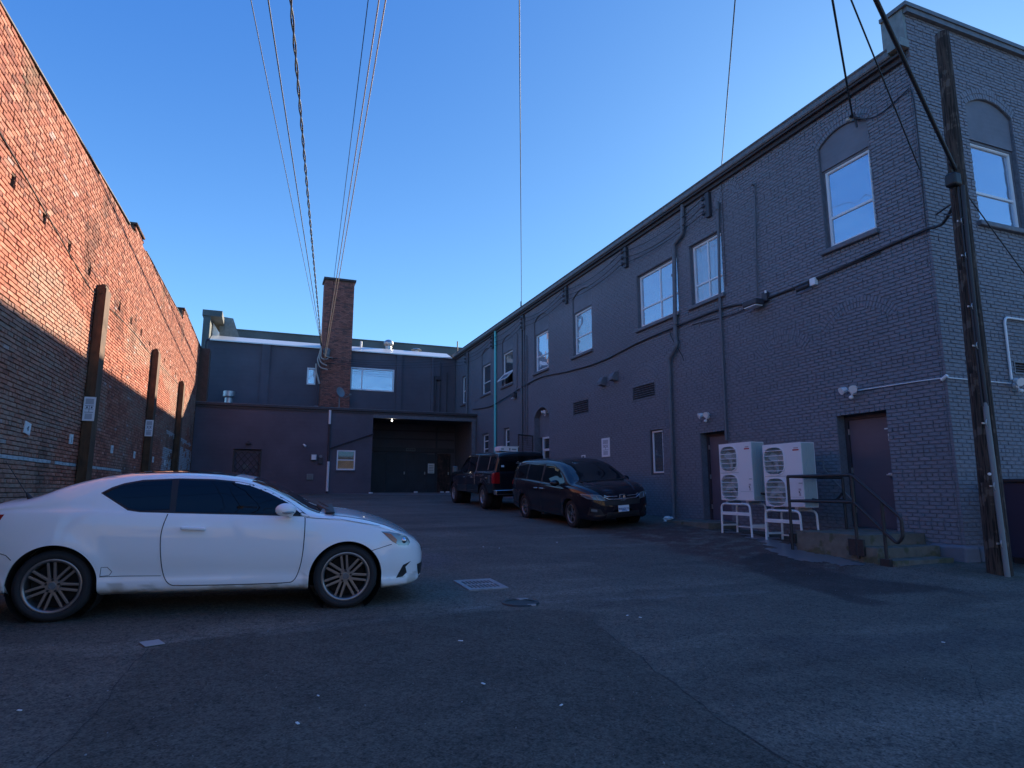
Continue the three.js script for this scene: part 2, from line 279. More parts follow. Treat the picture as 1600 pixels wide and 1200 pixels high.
    const pos = [], idx = []; P.forEach(([x, z], i) => { const a = P[Math.max(0, i - 1)], b = P[Math.min(P.length - 1, i + 1)], l = Math.hypot(b[0] - a[0], b[1] - a[1]) || 1, nx = -(b[1] - a[1]) / l, nz = (b[0] - a[0]) / l, h = w * (0.3 + 1.2 * hash2(i >> 1, 3, s | 0)); for (const q of [-1, 1]) { const X = x + nx * h * q, Z = z + nz * h * q; pos.push(X, gy(X, Z) + 0.012 * (fbm(X * 0.9, Z * 0.9, 101, 3) - 0.5) + 0.006 * (fbm(X * 4, Z * 4, 103, 2) - 0.5) + 0.003, Z); } if (i) idx.push(2 * i - 2, 2 * i - 1, 2 * i, 2 * i - 1, 2 * i + 1, 2 * i); });
    const cg = new THREE.BufferGeometry(); cg.setAttribute('position', new THREE.Float32BufferAttribute(pos, 3)); cg.setAttribute('uv', new THREE.Float32BufferAttribute(new Float32Array(pos.length / 3 * 2), 2)); cg.setIndex(idx); cg.computeVertexNormals(); mesh('crack', cg, crackMat, groundMesh);
  };
  crack([[-0.8, -6.25], [-0.87, -4.8], [-1.0, -3.4]], 0.0035, 1); crack([[-0.8, -6.3], [1.1, -6.72], [2.6, -6.75]], 0.0035, 5); crack([[3.15, -5.85], [2.72, -3.6], [2.64, -2.3]], 0.0035, 9);
  crack([[3.1, -6.9], [4.6, -7.1], [6.3, -6.7]], 0.003, 13); crack([[4.4, -9.5], [5.6, -8.7], [6.0, -7.5], [7.0, -6.9]], 0.0025, 17); crack([[1.9, -12.5], [3.4, -12.0], [4.6, -12.6], [6.2, -12.3]], 0.0035, 21); crack([[0.5, -16], [2.6, -17.2], [5.2, -16.4]], 0.005, 25); crack([[4.5, -3.0], [5.6, -3.9], [7.4, -3.6]], 0.0025, 29);
}
// a thin sheet of water or paint that follows the ground
function groundSheet(poly, lift, wobble = 0, cell = 0.06, s = 7) {
  const xs = poly.map((p) => p[0]), zs = poly.map((p) => p[1]), x0 = Math.min(...xs) - wobble, x1 = Math.max(...xs) + wobble, z0 = Math.min(...zs) - wobble, z1 = Math.max(...zs) + wobble, pos = [], idx = [], map = new Map();
  const at = (i, j) => { const k = i + ',' + j; if (map.has(k)) return map.get(k); const x = x0 + i * cell, z = z0 + j * cell, n = pos.length / 3; pos.push(x, gy(x, z) + 0.012 * (fbm(x * 0.9, z * 0.9, 101, 3) - 0.5) + 0.006 * (fbm(x * 4, z * 4, 103, 2) - 0.5) + lift, z); map.set(k, n); return n; };
  for (let i = 0; x0 + i * cell < x1; i++) for (let j = 0; z0 + j * cell < z1; j++) {
    const x = x0 + (i + 0.5) * cell, z = z0 + (j + 0.5) * cell;
    if (polyDist(poly, x, z) + wobble * 2 * (fbm(x * 2.4, z * 2.4, s, 5) - 0.5) < 0) { const a = at(i, j), b = at(i + 1, j), c = at(i, j + 1), d = at(i + 1, j + 1); idx.push(a, c, b, b, c, d); }
  }
  const g = new THREE.BufferGeometry(); g.setAttribute('position', new THREE.Float32BufferAttribute(pos, 3)); g.setAttribute('uv', new THREE.Float32BufferAttribute(new Float32Array(pos.length / 3 * 2), 2)); g.setIndex(idx); g.computeVertexNormals(); return g;
}

// ---------------------------------------------------------------- walls laid in brick
const unitBrick = (() => {                     // front face at z = 0 with worn edges, body behind it
  const c = [[-0.5, 0.5], [0.5, 0.5], [0.5, -0.5], [-0.5, -0.5]], f = [[-0.48, 0.43], [0.48, 0.43], [0.48, -0.43], [-0.48, -0.43]], pos = [], uv = [];
  const q = (a, b, d, e) => { for (const p of [a, d, b, b, d, e]) { pos.push(...p); uv.push(p[0] + 0.5, p[1] * 0.33 + 0.5); } };
  q([...f[0], 0], [...f[1], 0], [...f[3], 0], [...f[2], 0]);
  for (let i = 0; i < 4; i++) { const j = (i + 1) % 4; q([...c[i], -0.13], [...c[j], -0.13], [...f[i], 0], [...f[j], 0]); q([...c[i], -1], [...c[j], -1], [...c[i], -0.13], [...c[j], -0.13]); }
  const g = new THREE.BufferGeometry(); g.setAttribute('position', new THREE.Float32BufferAttribute(pos, 3)); g.setAttribute('uv', new THREE.Float32BufferAttribute(uv, 2)); g.computeVertexNormals(); return g;
})();
class Plane {                                  // a wall face: u along it, v up, d out of it
  constructor(origin, e, n) { this.o = V(...origin); this.e = V(...e); this.n = V(...n); this.m = new THREE.Matrix4().makeBasis(this.e, V(0, 1, 0), this.n).setPosition(this.o); }
  p(u, v, d = 0) { return this.o.clone().addScaledVector(this.e, u).addScaledVector(this.n, d).add(V(0, v, 0)); }
  a(u, v, d = 0) { return this.p(u, v, d).toArray(); }
  g(geo) { geo.applyMatrix4(this.m); return geo; }
  box(u0, u1, v0, v1, d0, d1) { return this.g(box(u0, u1, v0, v1, d0, d1)); }
  rbox(u0, u1, v0, v1, d0, d1, r, s) { return this.g(rbox(u0, u1, v0, v1, d0, d1, r, s)); }
  shape(outer, holes, d0, d1) {
    const s = new THREE.Shape(outer.map((p) => new THREE.Vector2(...p)));
    for (const h of holes) s.holes.push(new THREE.Path(h.map((p) => new THREE.Vector2(...p))));
    const g = new THREE.ExtrudeGeometry(s, { depth: d1 - d0, bevelEnabled: false }); g.translate(0, 0, d0); return this.g(g);
  }
}
function arcInfo(o) { const hw = (o.u1 - o.u0) / 2, cu = (o.u0 + o.u1) / 2, R = (hw * hw + o.rise * o.rise) / (2 * o.rise), cv = o.v1 + o.rise - R; return { hw, cu, R, cv, th: Math.asin(Math.min(1, hw / R)) }; }
function outline(o, grow = 0) {                // outline of an opening, arched on top where it has a rise
  const p = [[o.u0 - grow, o.v0], [o.u1 + grow, o.v0], [o.u1 + grow, o.v1]];
  if (o.rise) { const a = arcInfo(o); for (let i = 1; i < 12; i++) { const t = a.th - (2 * a.th * i) / 12; p.push([a.cu + a.R * Math.sin(t), a.cv + a.R * Math.cos(t)]); } }
  p.push([o.u0 - grow, o.v1]); return p;
}
function blockedAt(v, openings, arches) {      // stretches of a course that hold no stretcher bricks
  const out = [];
  for (const o of openings) {
    if (v > o.v0 - 0.02 && v < o.v1 + 0.01) out.push([o.u0, o.u1]);
    else if (o.rise && v >= o.v1 && v < o.v1 + o.rise) { const a = arcInfo(o), h = Math.sqrt(Math.max(0, a.R * a.R - (v - a.cv) ** 2)); out.push([a.cu - h, a.cu + h]); }
  }
  for (const o of arches) {
    const a = arcInfo(o), Ro = a.R + o.ring, dv = v - a.cv; if (dv <= 0 || dv > Ro || dv < a.R * Math.cos(a.th) - 0.005) continue;
    const ho = Math.min(Math.sqrt(Ro * Ro - dv * dv), dv * Math.tan(a.th) + 0.01), hi = dv < a.R ? Math.min(ho, Math.sqrt(a.R * a.R - dv * dv)) : 0;
    if (ho > hi) { out.push([a.cu + hi, a.cu + ho]); out.push([a.cu - ho, a.cu - hi]); }
  }
  return out.sort((a, b) => a[0] - b[0]);
}
function layBricks({ plane, u0, u1, v0, v1, openings = [], arches = [], course = 0.0675, len = 0.2135, joint = 0.010, depth = 0.05, jut = 0.003, colour, top }) {
  const list = [], rows = Math.floor((v1 - v0) / course), m = new THREE.Matrix4(), up = V(0, 1, 0);
  const put = (u, v, w, h, rot, jt) => {
    const e = plane.e.clone(), w2 = up.clone();
    if (rot) { const q = new THREE.Quaternion().setFromAxisAngle(plane.n, rot); e.applyQuaternion(q); w2.applyQuaternion(q); }
    m.makeBasis(e.multiplyScalar(w), w2.multiplyScalar(h), plane.n.clone().multiplyScalar(depth)); m.setPosition(plane.p(u, v, jt));
    list.push({ m: m.clone(), c: colour(u, v), p: plane.p(u, v), a: w * h });
  };
  for (let r = 0; r < rows; r++) {
    const v = v0 + (r + 0.5) * course, h = course - joint, header = r % 6 === 5;
    const L = header ? len / 2 : len, off = (r % 2) * len * 0.5 + 0.07 * len * (hash2(r, 7, 3) - 0.5);
    const blocked = blockedAt(v, openings, arches), free = []; let s = u0;
    for (const [a, b] of blocked) { if (a > s) free.push([s, Math.min(a, u1)]); s = Math.max(s, b); } if (s < u1) free.push([s, u1]);
    for (const [a, b] of free) {
      let k = Math.floor((a - u0 - off) / L);
      for (; ; k++) {
        let A = u0 + off + k * L, B = A + L; if (A >= b) break;
        A = Math.max(A, a); B = Math.min(B, b); if (B - A < 0.03) continue;
        const uc = (A + B) / 2; if (top && v + h / 2 > top(uc)) continue;
        const wv = joint * rr(0.6, 1.4);
        put(uc + rr(-0.002, 0.002), v + rr(-0.0025, 0.0025), B - A - wv, h * rr(0.94, 1.05), rr(-0.008, 0.008), rr(-jut, jut));
      }
    }
  }
  for (const o of arches) {
    const a = arcInfo(o), n = Math.max(5, Math.round((2 * a.th * (a.R + o.ring / 2)) / 0.072)), rings = Math.round(o.ring / 0.11);
    for (let q = 0; q < rings; q++) for (let i = 0; i < n; i++) { const t = -a.th + (2 * a.th * (i + 0.5)) / n, Rm = a.R + (q + 0.5) * (o.ring / rings); put(a.cu + Rm * Math.sin(t), a.cv + Rm * Math.cos(t), ((2 * a.th * Rm) / n) * 0.88, (o.ring / rings) * 0.92, -t, rr(-jut, jut) + (o.proud || 0)); }
  }
  return list;
}
const frustum = new THREE.Frustum().setFromProjectionMatrix(new THREE.Matrix4().multiplyMatrices(camera.projectionMatrix, camera.matrixWorldInverse));
function buildBricks(groups, mat, budget = 300) {      // the bricks that show largest are parts of their wall; the rest are one part of it
  const all = []; groups.forEach((g, gi) => g.list.forEach((b) => all.push({ ...b, gi })));
  const seen = all.filter((b) => frustum.containsPoint(b.p) && (!groups[b.gi].show || groups[b.gi].show(b))).sort((a, b) => b.a / b.p.distanceToSquared(camera.position) * facing(b, groups) - a.a / a.p.distanceToSquared(camera.position) * facing(a, groups));
  const chosen = new Set(seen.slice(0, budget)), shades = new Map();
  groups.forEach((g, gi) => {
    const rest = [], own = [];
    for (const b of all) if (b.gi === gi) (chosen.has(b) ? own : rest).push(b);
    for (const b of own) {
      const key = b.c.map((x) => Math.round(x * 40)).join(); let mt = shades.get(key);
      if (!mt) { mt = mat.clone(); mt.color = col(...b.c.map((x) => Math.round(x * 40) / 40 || 0.0125)); mt.color = col(...b.c); shades.set(key, mt); }
      const k = new THREE.Mesh(unitBrick, mt); k.name = 'brick'; k.castShadow = k.receiveShadow = true; k.matrixAutoUpdate = true; b.m.decompose(k.position, k.quaternion, k.scale); g.parent.add(k);
    }
    if (rest.length) {
      const im = new THREE.InstancedMesh(unitBrick, mat, rest.length); im.name = 'brickwork'; im.castShadow = im.receiveShadow = true;
      rest.forEach((b, i) => { im.setMatrixAt(i, b.m); im.setColorAt(i, col(...b.c)); }); im.userData.kind = 'stuff'; g.parent.add(im);
    }
  });
}
function facing(b, groups) { const n = groups[b.gi].normal, d = camera.position.clone().sub(b.p).normalize(); return Math.max(0.01, d.dot(n)); }

// ---------------------------------------------------------------- the long painted brick building (alley side and street side)
const SIDE = new Plane([10.5, 0, 0], [0, 0, 1], [-1, 0, 0]);        // u = z
const FRONT = new Plane([0, 0, -7.06], [1, 0, 0], [0, 0, 1]);       // u = x
const longHouse = thing('brick_building', 'long two-storey brick building painted dark slate, along the whole alley behind the parked van', 'building');
const DP = (u, v) => { const k = (0.84 + 0.28 * fbm(u * 0.35, v * 0.5, 201, 4)) * rr(0.96, 1.04), w = ss(0.55, 0.72, fbm(u * 0.8, v * 2.2, 205, 4)); return [0.224 * k * (1 + 0.02 * w), 0.236 * k, 0.274 * k]; };
{
  const arched = (u0, u1, v0) => ({ u0, u1, v0, v1: 8.56, rise: 0.21 });
  const open = [
    arched(-9.20, -8.04, 6.34),                                   // 0 window by the corner
    { u0: -13.62, u1: -12.33, v0: 6.36, v1: 8.05 },               // 1
    { u0: -16.26, u1: -14.20, v0: 6.36, v1: 8.04 },               // 2
    arched(-20.68, -19.22, 6.36), arched(-24.34, -22.90, 6.36), arched(-28.28, -26.84, 6.36), arched(-31.38, -29.96, 6.36),   // 3-6
    { u0: -34.98, u1: -34.26, v0: 6.34, v1: 7.96 },               // 7
    { u0: -13.54, u1: -12.50, v0: 0.72, v1: 2.94 },               // 8 door beside the stands
    { u0: -9.30, u1: -8.22, v0: 0.76, v1: 2.94 },                 // 9 door with the steps
    { u0: -24.38, u1: -22.90, v0: 0.86, v1: 4.46, rise: 0.36 },   // 10 arched doorway
    { u0: -15.84, u1: -15.20, v0: 1.92, v1: 3.22 },               // 11 narrow window
    { u0: -20.76, u1: -19.54, v0: 4.14, v1: 4.66 }, { u0: -16.71, u1: -15.46, v0: 4.16, v1: 4.62 },   // 12,13 louvres
    { u0: -31.22, u1: -30.22, v0: 3.05, v1: 4.32 }, { u0: -28.02, u1: -27.26, v0: 3.12, v1: 4.34 },   // 14,15 low windows
  ];
  const ring = (o, r = 0.22) => ({ ...o, ring: r });
  const arches = [0, 3, 4, 5, 6, 10].map((i) => ring(open[i])).concat([
    { u0: -9.35, u1: -7.95, v1: 4.62, rise: 0.34, ring: 0.22 }, { u0: -11.25, u1: -9.95, v1: 4.45, rise: 0.30, ring: 0.22 }, { u0: -16.75, u1: -15.40, v1: 4.72, rise: 0.34, ring: 0.22 }, { u0: -20.8, u1: -19.5, v1: 4.74, rise: 0.30, ring: 0.22 },
    { u0: -12.35, u1: -11.75, v1: 8.75, rise: 0.22, ring: 0.22 }, { u0: -13.2, u1: -12.0, v1: 4.3, rise: 0.3, ring: 0.22 },
  ]);
  const sideCore = SIDE.shape([[-36.8, 0], [-7.30, 0], [-7.30, 9.36], [-36.8, 9.36]], open.map((o) => outline(o)), -0.36, -0.015);
  const wallSide = mesh('wall', sideCore, M.paintCore, longHouse);
  const fOpen = [{ u0: 11.90, u1: 13.22, v0: 6.32, v1: 8.64, rise: 0.24 }, { u0: 12.30, u1: 12.72, v0: 3.52, v1: 3.76 }];
  const fArch = [{ ...fOpen[0], ring: 0.22 }];
  const wallFront = mesh('wall', [FRONT.shape([[10.516, 0], [16, 0], [16, 10.22], [10.516, 10.22]], fOpen.map((o) => outline(o)), -0.36, -0.015), FRONT.box(16, 30, 0, 10.22, -0.36, 0)], M.paintCore, longHouse);
  buildBricks([
    { parent: wallSide, normal: SIDE.n, list: layBricks({ plane: SIDE, u0: -33.2, u1: -7.11, v0: 0.16, v1: 9.36, openings: open, arches, colour: DP, jut: 0.0045, joint: 0.010 }) },
    { parent: wallFront, normal: FRONT.n, list: layBricks({ plane: FRONT, u0: 10.5, u1: 15.9, v0: 0.16, v1: 10.22, openings: fOpen, arches: fArch, colour: DP, jut: 0.0045, joint: 0.010 }), show: (b) => b.p.x < 14 && b.p.y > 1.2 },
  ], M.paint, 300);
  // stones of the footing that bulge out at the corner
  for (const [x0, x1, y1, z0, z1] of [[10.38, 10.75, 0.62, -7.62, -6.98], [10.40, 10.6, 0.56, -8.05, -7.66], [10.78, 11.5, 0.6, -7.2, -6.98], [11.54, 12.4, 0.58, -7.2, -6.99], [12.44, 13.3, 0.6, -7.2, -6.98]]) {
    const g = new RoundedBoxGeometry(x1 - x0, y1 - 0.02, z1 - z0, 4, 0.06), p = g.attributes.position;
    for (let i = 0; i < p.count; i++) { const k = 0.03 * (fbm(p.getX(i) * 6 + x0 * 5, p.getY(i) * 6 + p.getZ(i) * 6, 221, 3) - 0.5); p.setXYZ(i, p.getX(i) + k, p.getY(i) + k, p.getZ(i) + k); }
    g.computeVertexNormals(); g.translate((x0 + x1) / 2, (y1 + 0.02) / 2, (z0 + z1) / 2); mesh('foundation_stone', g, M.plaster, wallSide);
  }
  // roof, rear walls and the room inside
  mesh('roof', [box(10.6, 30, 9.30, 9.36, -36.8, -7.3)], M.roofing, longHouse);
  mesh('rear_wall', [box(29.7, 30, 0, 9.3, -36.8, -7.45), box(10.9, 29.7, 0, 9.3, -36.8, -36.5)], M.plaster, longHouse);
  mesh('inner_floor', [box(10.87, 29.6, 5.2, 5.45, -36.4, -7.45), box(10.87, 29.6, 0.3, 0.5, -36.4, -7.45)], M.inside, longHouse);
  mesh('inner_wall', [box(14.4, 14.5, 0.5, 9.2, -36.4, -7.45), ...[-11, -14, -18, -22, -26, -29.2, -33].map((z) => box(10.87, 14.4, 5.45, 9.2, z - 0.05, z + 0.05)), ...[-11, -14.4, -17, -21.5, -26, -29].map((z) => box(10.87, 14.4, 0.5, 5.2, z - 0.05, z + 0.05))], M.inside, longHouse);
  // cornice board, gutter
  const gut = prism([[0, 0], [0.19, 0], [0.21, 0.03], [0.21, 0.12], [0.235, 0.15], [0.235, 0.17], [0.0, 0.17]], 29.0, 0); gut.rotateY(Math.PI); gut.translate(10.5, 9.36, -7.30);
  mesh('gutter', gut, M.gutter, longHouse);
  mesh('cornice_board', [box(10.42, 10.498, 9.22, 9.36, -36.3, -7.14), box(10.34, 10.42, 9.31, 9.358, -36.3, -7.12)], M.cornice, longHouse);
  // street parapet, its metal cap and the flashed return
  mesh('parapet_cap', [box(10.40, 30, 10.22, 10.30, -7.50, -6.96), box(10.46, 30, 10.12, 10.218, -7.06, -6.985)], M.gutter, longHouse);
  mesh('parapet_return', [box(10.44, 10.51, 9.545, 10.215, -7.50, -7.068), box(10.51, 30, 9.37, 10.21, -7.46, -7.43)], M.flashing, longHouse);
  mesh('cornice_end', [box(10.24, 10.47, 9.40, 9.56, -7.29, -7.02)], M.flashing, longHouse);

  // windows
  const bars = (P, o, d0, d1, t) => [P.box(o.u0, o.u1, o.v1 - t, o.v1, d0, d1), P.box(o.u0, o.u1, o.v0, o.v0 + t, d0, d1), P.box(o.u0, o.u0 + t, o.v0 + t, o.v1 - t, d0, d1), P.box(o.u1 - t, o.u1, o.v0 + t, o.v1 - t, d0, d1)];
  function drape(P, u0, u1, v0, v1, d, pinch = 0) {             // hanging folds
    const nu = 36, nv = 10, pos = [], idx = [];
    for (let j = 0; j <= nv; j++) for (let i = 0; i <= nu; i++) { const t = i / nu, q = j / nv, k = 1 - pinch * Math.sin(Math.PI * (1 - q) * 0.9); const p = P.p(u0 + (u1 - u0) * t * k, lerp(v0, v1, q), d + 0.035 * Math.sin(t * 34 + q * 1.5)); pos.push(p.x, p.y, p.z); }
    for (let j = 0; j < nv; j++) for (let i = 0; i < nu; i++) { const a = j * (nu + 1) + i; idx.push(a, a + 1, a + nu + 1, a + 1, a + nu + 2, a + nu + 1); }
    const g = new THREE.BufferGeometry(); g.setAttribute('position', new THREE.Float32BufferAttribute(pos, 3)); g.setIndex(idx); g.computeVertexNormals(); return g;
  }
  function sill(P, parent, u0, u1, v) {                           // chipped stone sill
    const g = new RoundedBoxGeometry(u1 - u0, 0.10, 0.22, 3, 0.02), p = g.attributes.position;
    for (let i = 0; i < p.count; i++) { const k = 0.022 * (fbm(p.getX(i) * 7 + u0, p.getY(i) * 9, 231, 3) - 0.5); p.setXYZ(i, p.getX(i), p.getY(i) + k, p.getZ(i) + k); }
    g.computeVertexNormals(); g.translate((u0 + u1) / 2, v - 0.055, -0.03); mesh('sill', P.g(g), M.trimPaint, parent);
  }
  // a window in its opening; rows = heights of cross bars, cols = positions of uprights
  function windowIn(P, o, { top = o.v1, rows = [], cols = [], pane = M.pane, t = 0.055, deep = -0.10, curtains = [], blind = null, withSill = true, surround = M.trimPaint, skipPane = -1 }) {
    const sash = { u0: o.u0 + 0.045, u1: o.u1 - 0.045, v0: o.v0 + 0.04, v1: top - 0.04 }, f = deep;
    const ru = [sash.u0 + t, ...cols.flatMap((c) => [c - 0.022, c + 0.022]), sash.u1 - t], rv = [sash.v0 + t, ...rows.flatMap((r) => [r - 0.022, r + 0.022]), sash.v1 - t];
    const frame = [...bars(P, sash, f - 0.05, f, t), ...bars(P, { u0: sash.u0 + t * 0.55, u1: sash.u1 - t * 0.55, v0: sash.v0 + t * 0.55, v1: sash.v1 - t * 0.55 }, f - 0.035, f + 0.012, t * 0.22)];
    for (const r of rows) frame.push(P.box(sash.u0 + t, sash.u1 - t, r - 0.022, r + 0.022, f - 0.045, f - 0.004));
    for (const c of cols) for (let k = 0; k < rv.length; k += 2) frame.push(P.box(c - 0.022, c + 0.022, rv[k], rv[k + 1], f - 0.045, f - 0.006));
    const w = mesh('window', frame, M.vinyl, longHouse);
    mesh('surround', [...bars(P, { u0: o.u0 + 0.002, u1: o.u1 - 0.002, v0: o.v0 + 0.002, v1: top }, f - 0.14, f + 0.015, 0.043)], surround, w);
    let n = 0; for (let i = 0; i < ru.length; i += 2) for (let k = 0; k < rv.length; k += 2) if (n++ !== skipPane) { const g = P.box(ru[i], ru[i + 1], rv[k], rv[k + 1], f - 0.034, f - 0.028); mesh('pane', g, pane, w); }
    if (o.rise) mesh('arch_panel', P.shape(outline({ u0: o.u0 + 0.003, u1: o.u1 - 0.003, v0: top + 0.004, v1: o.v1, rise: o.rise }), [], -0.16, -0.055), M.plaster, w);
    for (const [a, b, pinch] of curtains) mesh('curtain', drape(P, a, b, o.v0 + 0.1, top - 0.08, f - 0.24, pinch), M.curtain, w);
    if (blind) mesh('blind', [P.box(sash.u0 + 0.12, sash.u1 - 0.06, blind, top - 0.1, f - 0.16, f - 0.15), P.box(sash.u0 + 0.12, sash.u1 - 0.06, blind - 0.03, blind, f - 0.17, f - 0.14)], M.blind, w);
    if (withSill) sill(P, w, o.u0 - 0.10, o.u1 + 0.06, o.v0);
    return w;
  }
  windowIn(SIDE, open[0], { top: 8.06, rows: [7.0], blind: 7.25, pane: M.paneDeep });
  windowIn(SIDE, open[1], { rows: [6.90], cols: [-12.98], curtains: [[-12.95, -12.42, 0.35], [-13.5, -13.05, 0]], pane: M.paneClear });
  windowIn(SIDE, open[2], { rows: [6.97], cols: [-15.16], curtains: [[-15.75, -15.3, 0.05]] });
  windowIn(SIDE, open[3], { top: 8.0, rows: [7.04], curtains: [[-19.3, -20.3, 0.35]], pane: M.paneClear });
  windowIn(SIDE, open[4], { top: 8.0, rows: [7.02] });
  const tilted = windowIn(SIDE, open[5], { top: 8.0, rows: [7.0], skipPane: 0, pane: M.paneDim });
  { // lower sash pushed out at the foot
    const g = [box(-0.62, 0.62, -0.52, -0.47, -0.02, 0.02), box(-0.62, 0.62, -0.05, 0, -0.02, 0.02), box(-0.62, -0.57, -0.47, -0.05, -0.02, 0.02), box(0.57, 0.62, -0.47, -0.05, -0.02, 0.02)], place = (q) => { q.rotateX(-0.75); q.translate(-27.56, 6.95, -0.06); return SIDE.g(q); };
    mesh('open_sash', g.map(place), M.vinyl, tilted); mesh('sash_pane', place(box(-0.57, 0.57, -0.47, -0.05, -0.004, 0.004)), M.pane, tilted);
  }
  windowIn(SIDE, open[6], { top: 7.95, rows: [7.0], pane: M.paneDim });
  windowIn(SIDE, open[7], { rows: [7.1], pane: M.paneDim });
  windowIn(SIDE, open[11], { pane: M.paneDim, t: 0.05, deep: -0.06, withSill: false, surround: M.darkTrim });
  windowIn(SIDE, open[14], { rows: [3.55, 3.95], pane: M.paneDim, withSill: false }); windowIn(SIDE, open[15], { rows: [3.7], pane: M.paneDim, withSill: false });
  windowIn(FRONT, fOpen[0], { top: 7.98, rows: [6.95], pane: M.paneDeep });
  // frosted pane behind the narrow window
  mesh('frosted_sheet', SIDE.box(-15.8, -15.24, 1.96, 3.18, -0.16, -0.15), M.blind, longHouse);
  // louvres
  for (const [P, o, n] of [[SIDE, open[12], 6], [SIDE, open[13], 6], [FRONT, fOpen[1], 4]]) {
    const lv = mesh('louvre_vent', [...bars(P, o, -0.10, 0.006, 0.03), ], M.trimPaint, longHouse), st = (o.v1 - o.v0 - 0.06) / n;
    mesh('backing', P.box(o.u0, o.u1, o.v0, o.v1, -0.2, -0.18), M.black, lv);
    for (let i = 0; i < n; i++) { const g = box(o.u0 + 0.031, o.u1 - 0.031, -0.006, 0.006, -0.055, 0.05); g.rotateX(0.62); g.translate(0, o.v0 + 0.03 + (i + 0.5) * st, -0.05); mesh('slat', P.g(g), M.trimPaint, lv); }
  }
  // steel doors
  for (const [o, hinge, deep] of [[open[8], 1, -0.22], [open[9], 1, -0.22]]) {
    const P = SIDE, d = mesh('door', P.rbox(o.u0 + 0.09, o.u1 - 0.09, o.v0 + 0.03, o.v1 - 0.10, deep - 0.05, deep, 0.006), M.doorPaint, longHouse);
    mesh('door_frame', [P.box(o.u0 + 0.002, o.u0 + 0.085, o.v0, o.v1, -0.3, deep + 0.02), P.box(o.u1 - 0.085, o.u1 - 0.002, o.v0, o.v1, -0.3, deep + 0.02), P.box(o.u0 + 0.085, o.u1 - 0.085, o.v1 - 0.095, o.v1 - 0.002, -0.3, deep + 0.018)], M.darkTrim, d);
    for (const v of [0.3, 1.05, 1.8]) mesh('hinge', P.box(o.u0 + 0.075, o.u0 + 0.10, o.v0 + v, o.v0 + v + 0.11, deep - 0.005, deep + 0.024), M.galv, d);
    mesh('handle', [P.rbox(o.u1 - 0.20, o.u1 - 0.12, o.v0 + 0.98, o.v0 + 1.04, deep, deep + 0.06, 0.012), P.rbox(o.u1 - 0.23, o.u1 - 0.14, o.v0 + 0.99, o.v0 + 1.02, deep + 0.05, deep + 0.07, 0.008)], M.galv, d);
    if (o === open[9]) mesh('latch', [P.box(o.u1 - 0.22, o.u1 - 0.12, 2.60, 2.625, deep, deep + 0.02), P.rbox(o.u1 - 0.155, o.u1 - 0.11, 2.38, 2.52, deep, deep + 0.025, 0.008)], M.white, d);
    mesh('threshold', P.box(o.u0 + 0.002, o.u1 - 0.002, o.v0 - 0.02, o.v0 + 0.025, -0.34, 0.005), M.gutter, d);
  }
  { // arched doorway with a transom, a white-edged glazed door and a mesh gate swung open
    const o = open[10], P = SIDE, d = mesh('door', [P.box(-24.30, -22.98, 0.9, 3.05, -0.32, -0.28)], M.black, longHouse);
    mesh('door_frame', [P.box(-23.98, -23.90, 0.9, 3.62, -0.28, -0.2), P.box(-22.98, -22.92, 0.9, 3.62, -0.28, -0.2), P.box(-23.90, -22.98, 3.05, 3.14, -0.28, -0.2), P.box(-23.90, -22.98, 3.55, 3.62, -0.28, -0.2)], M.vinyl, d);
    mesh('transom_pane', P.box(-23.9, -22.98, 3.14, 3.55, -0.26, -0.25), M.paneDim, d);
    mesh('arch_panel', P.shape(outline({ u0: -24.37, u1: -22.91, v0: 3.64, v1: 4.455, rise: 0.355 }), [], -0.34, -0.24), M.plaster, d);
    const gate = []; for (let i = 0; i <= 16; i++) gate.push(rod([0, 0.05, 0], [0, 2.75, 0], 0.006, 0.006, 5).translate((i / 16) * 0.9, 0, 0)); for (let i = 0; i <= 30; i++) gate.push(rod([0, 0, 0], [0.9, 0, 0], 0.005, 0.005, 5).translate(0, 0.05 + i * 0.09, 0));
    gate.push(box(-0.03, 0.0, 0, 2.8, -0.02, 0.02), box(0.9, 0.93, 0, 2.8, -0.02, 0.02), box(0, 0.9, 2.76, 2.8, -0.02, 0.02), box(0, 0.9, 0, 0.04, -0.02, 0.02));
    mesh('gate', gate.map((g) => xf(g, [10.40, 0.92, -24.34], Math.PI + 0.5)), M.iron, longHouse);
  }
  // downspouts and conduits on the wall
  const ds = mesh('downspout', bent([[10.44, 9.40, -13.72], [10.41, 8.46, -13.76], [10.41, 8.30, -14.16], [10.41, 5.62, -14.28], [10.41, 5.42, -14.22], [10.41, 5.08, -14.62], [10.41, 0.66, -14.70]], 0.058, 0.08, 12), M.trimPaint, longHouse);
  for (const y of [7.4, 6.0, 3.6, 1.9]) mesh('strap', rod([10.41, y, y > 5.5 ? -14.24 : -14.66], [10.41, y + 0.05, y > 5.5 ? -14.24 : -14.66], 0.066, 0.066, 12), M.trimPaint, ds);
  const tealPipe = mesh('downspout', [rod([10.42, 1.4, -28.98], [10.42, 9.36, -29.02], 0.058, 0.058, 14)], M.teal, longHouse); tealPipe.userData.label = 'turquoise downspout';
  for (const z of [-33.72, -25.62]) mesh('downspout', [rod([10.44, z < -30 ? 5.6 : 2.6, z], [10.44, 9.2, z], 0.05, 0.05, 10)], M.trimPaint, longHouse);
  mesh('conduit', [bent([[10.44, 8.62, -12.30], [10.44, 6.2, -12.42], [10.44, 2.68, -12.47]], 0.034, 0.03), rod([10.43, 8.55, -12.30], [10.43, 8.75, -12.30], 0.05)], M.trimPaint, longHouse);
  mesh('conduit', [bent([[10.46, 8.66, -11.02], [10.46, 8.3, -11.03], [10.45, 5.92, -11.16]], 0.018, 0.03), rod([10.36, 8.62, -11.02], [10.46, 8.62, -11.02], 0.03)], M.trimPaint, longHouse);
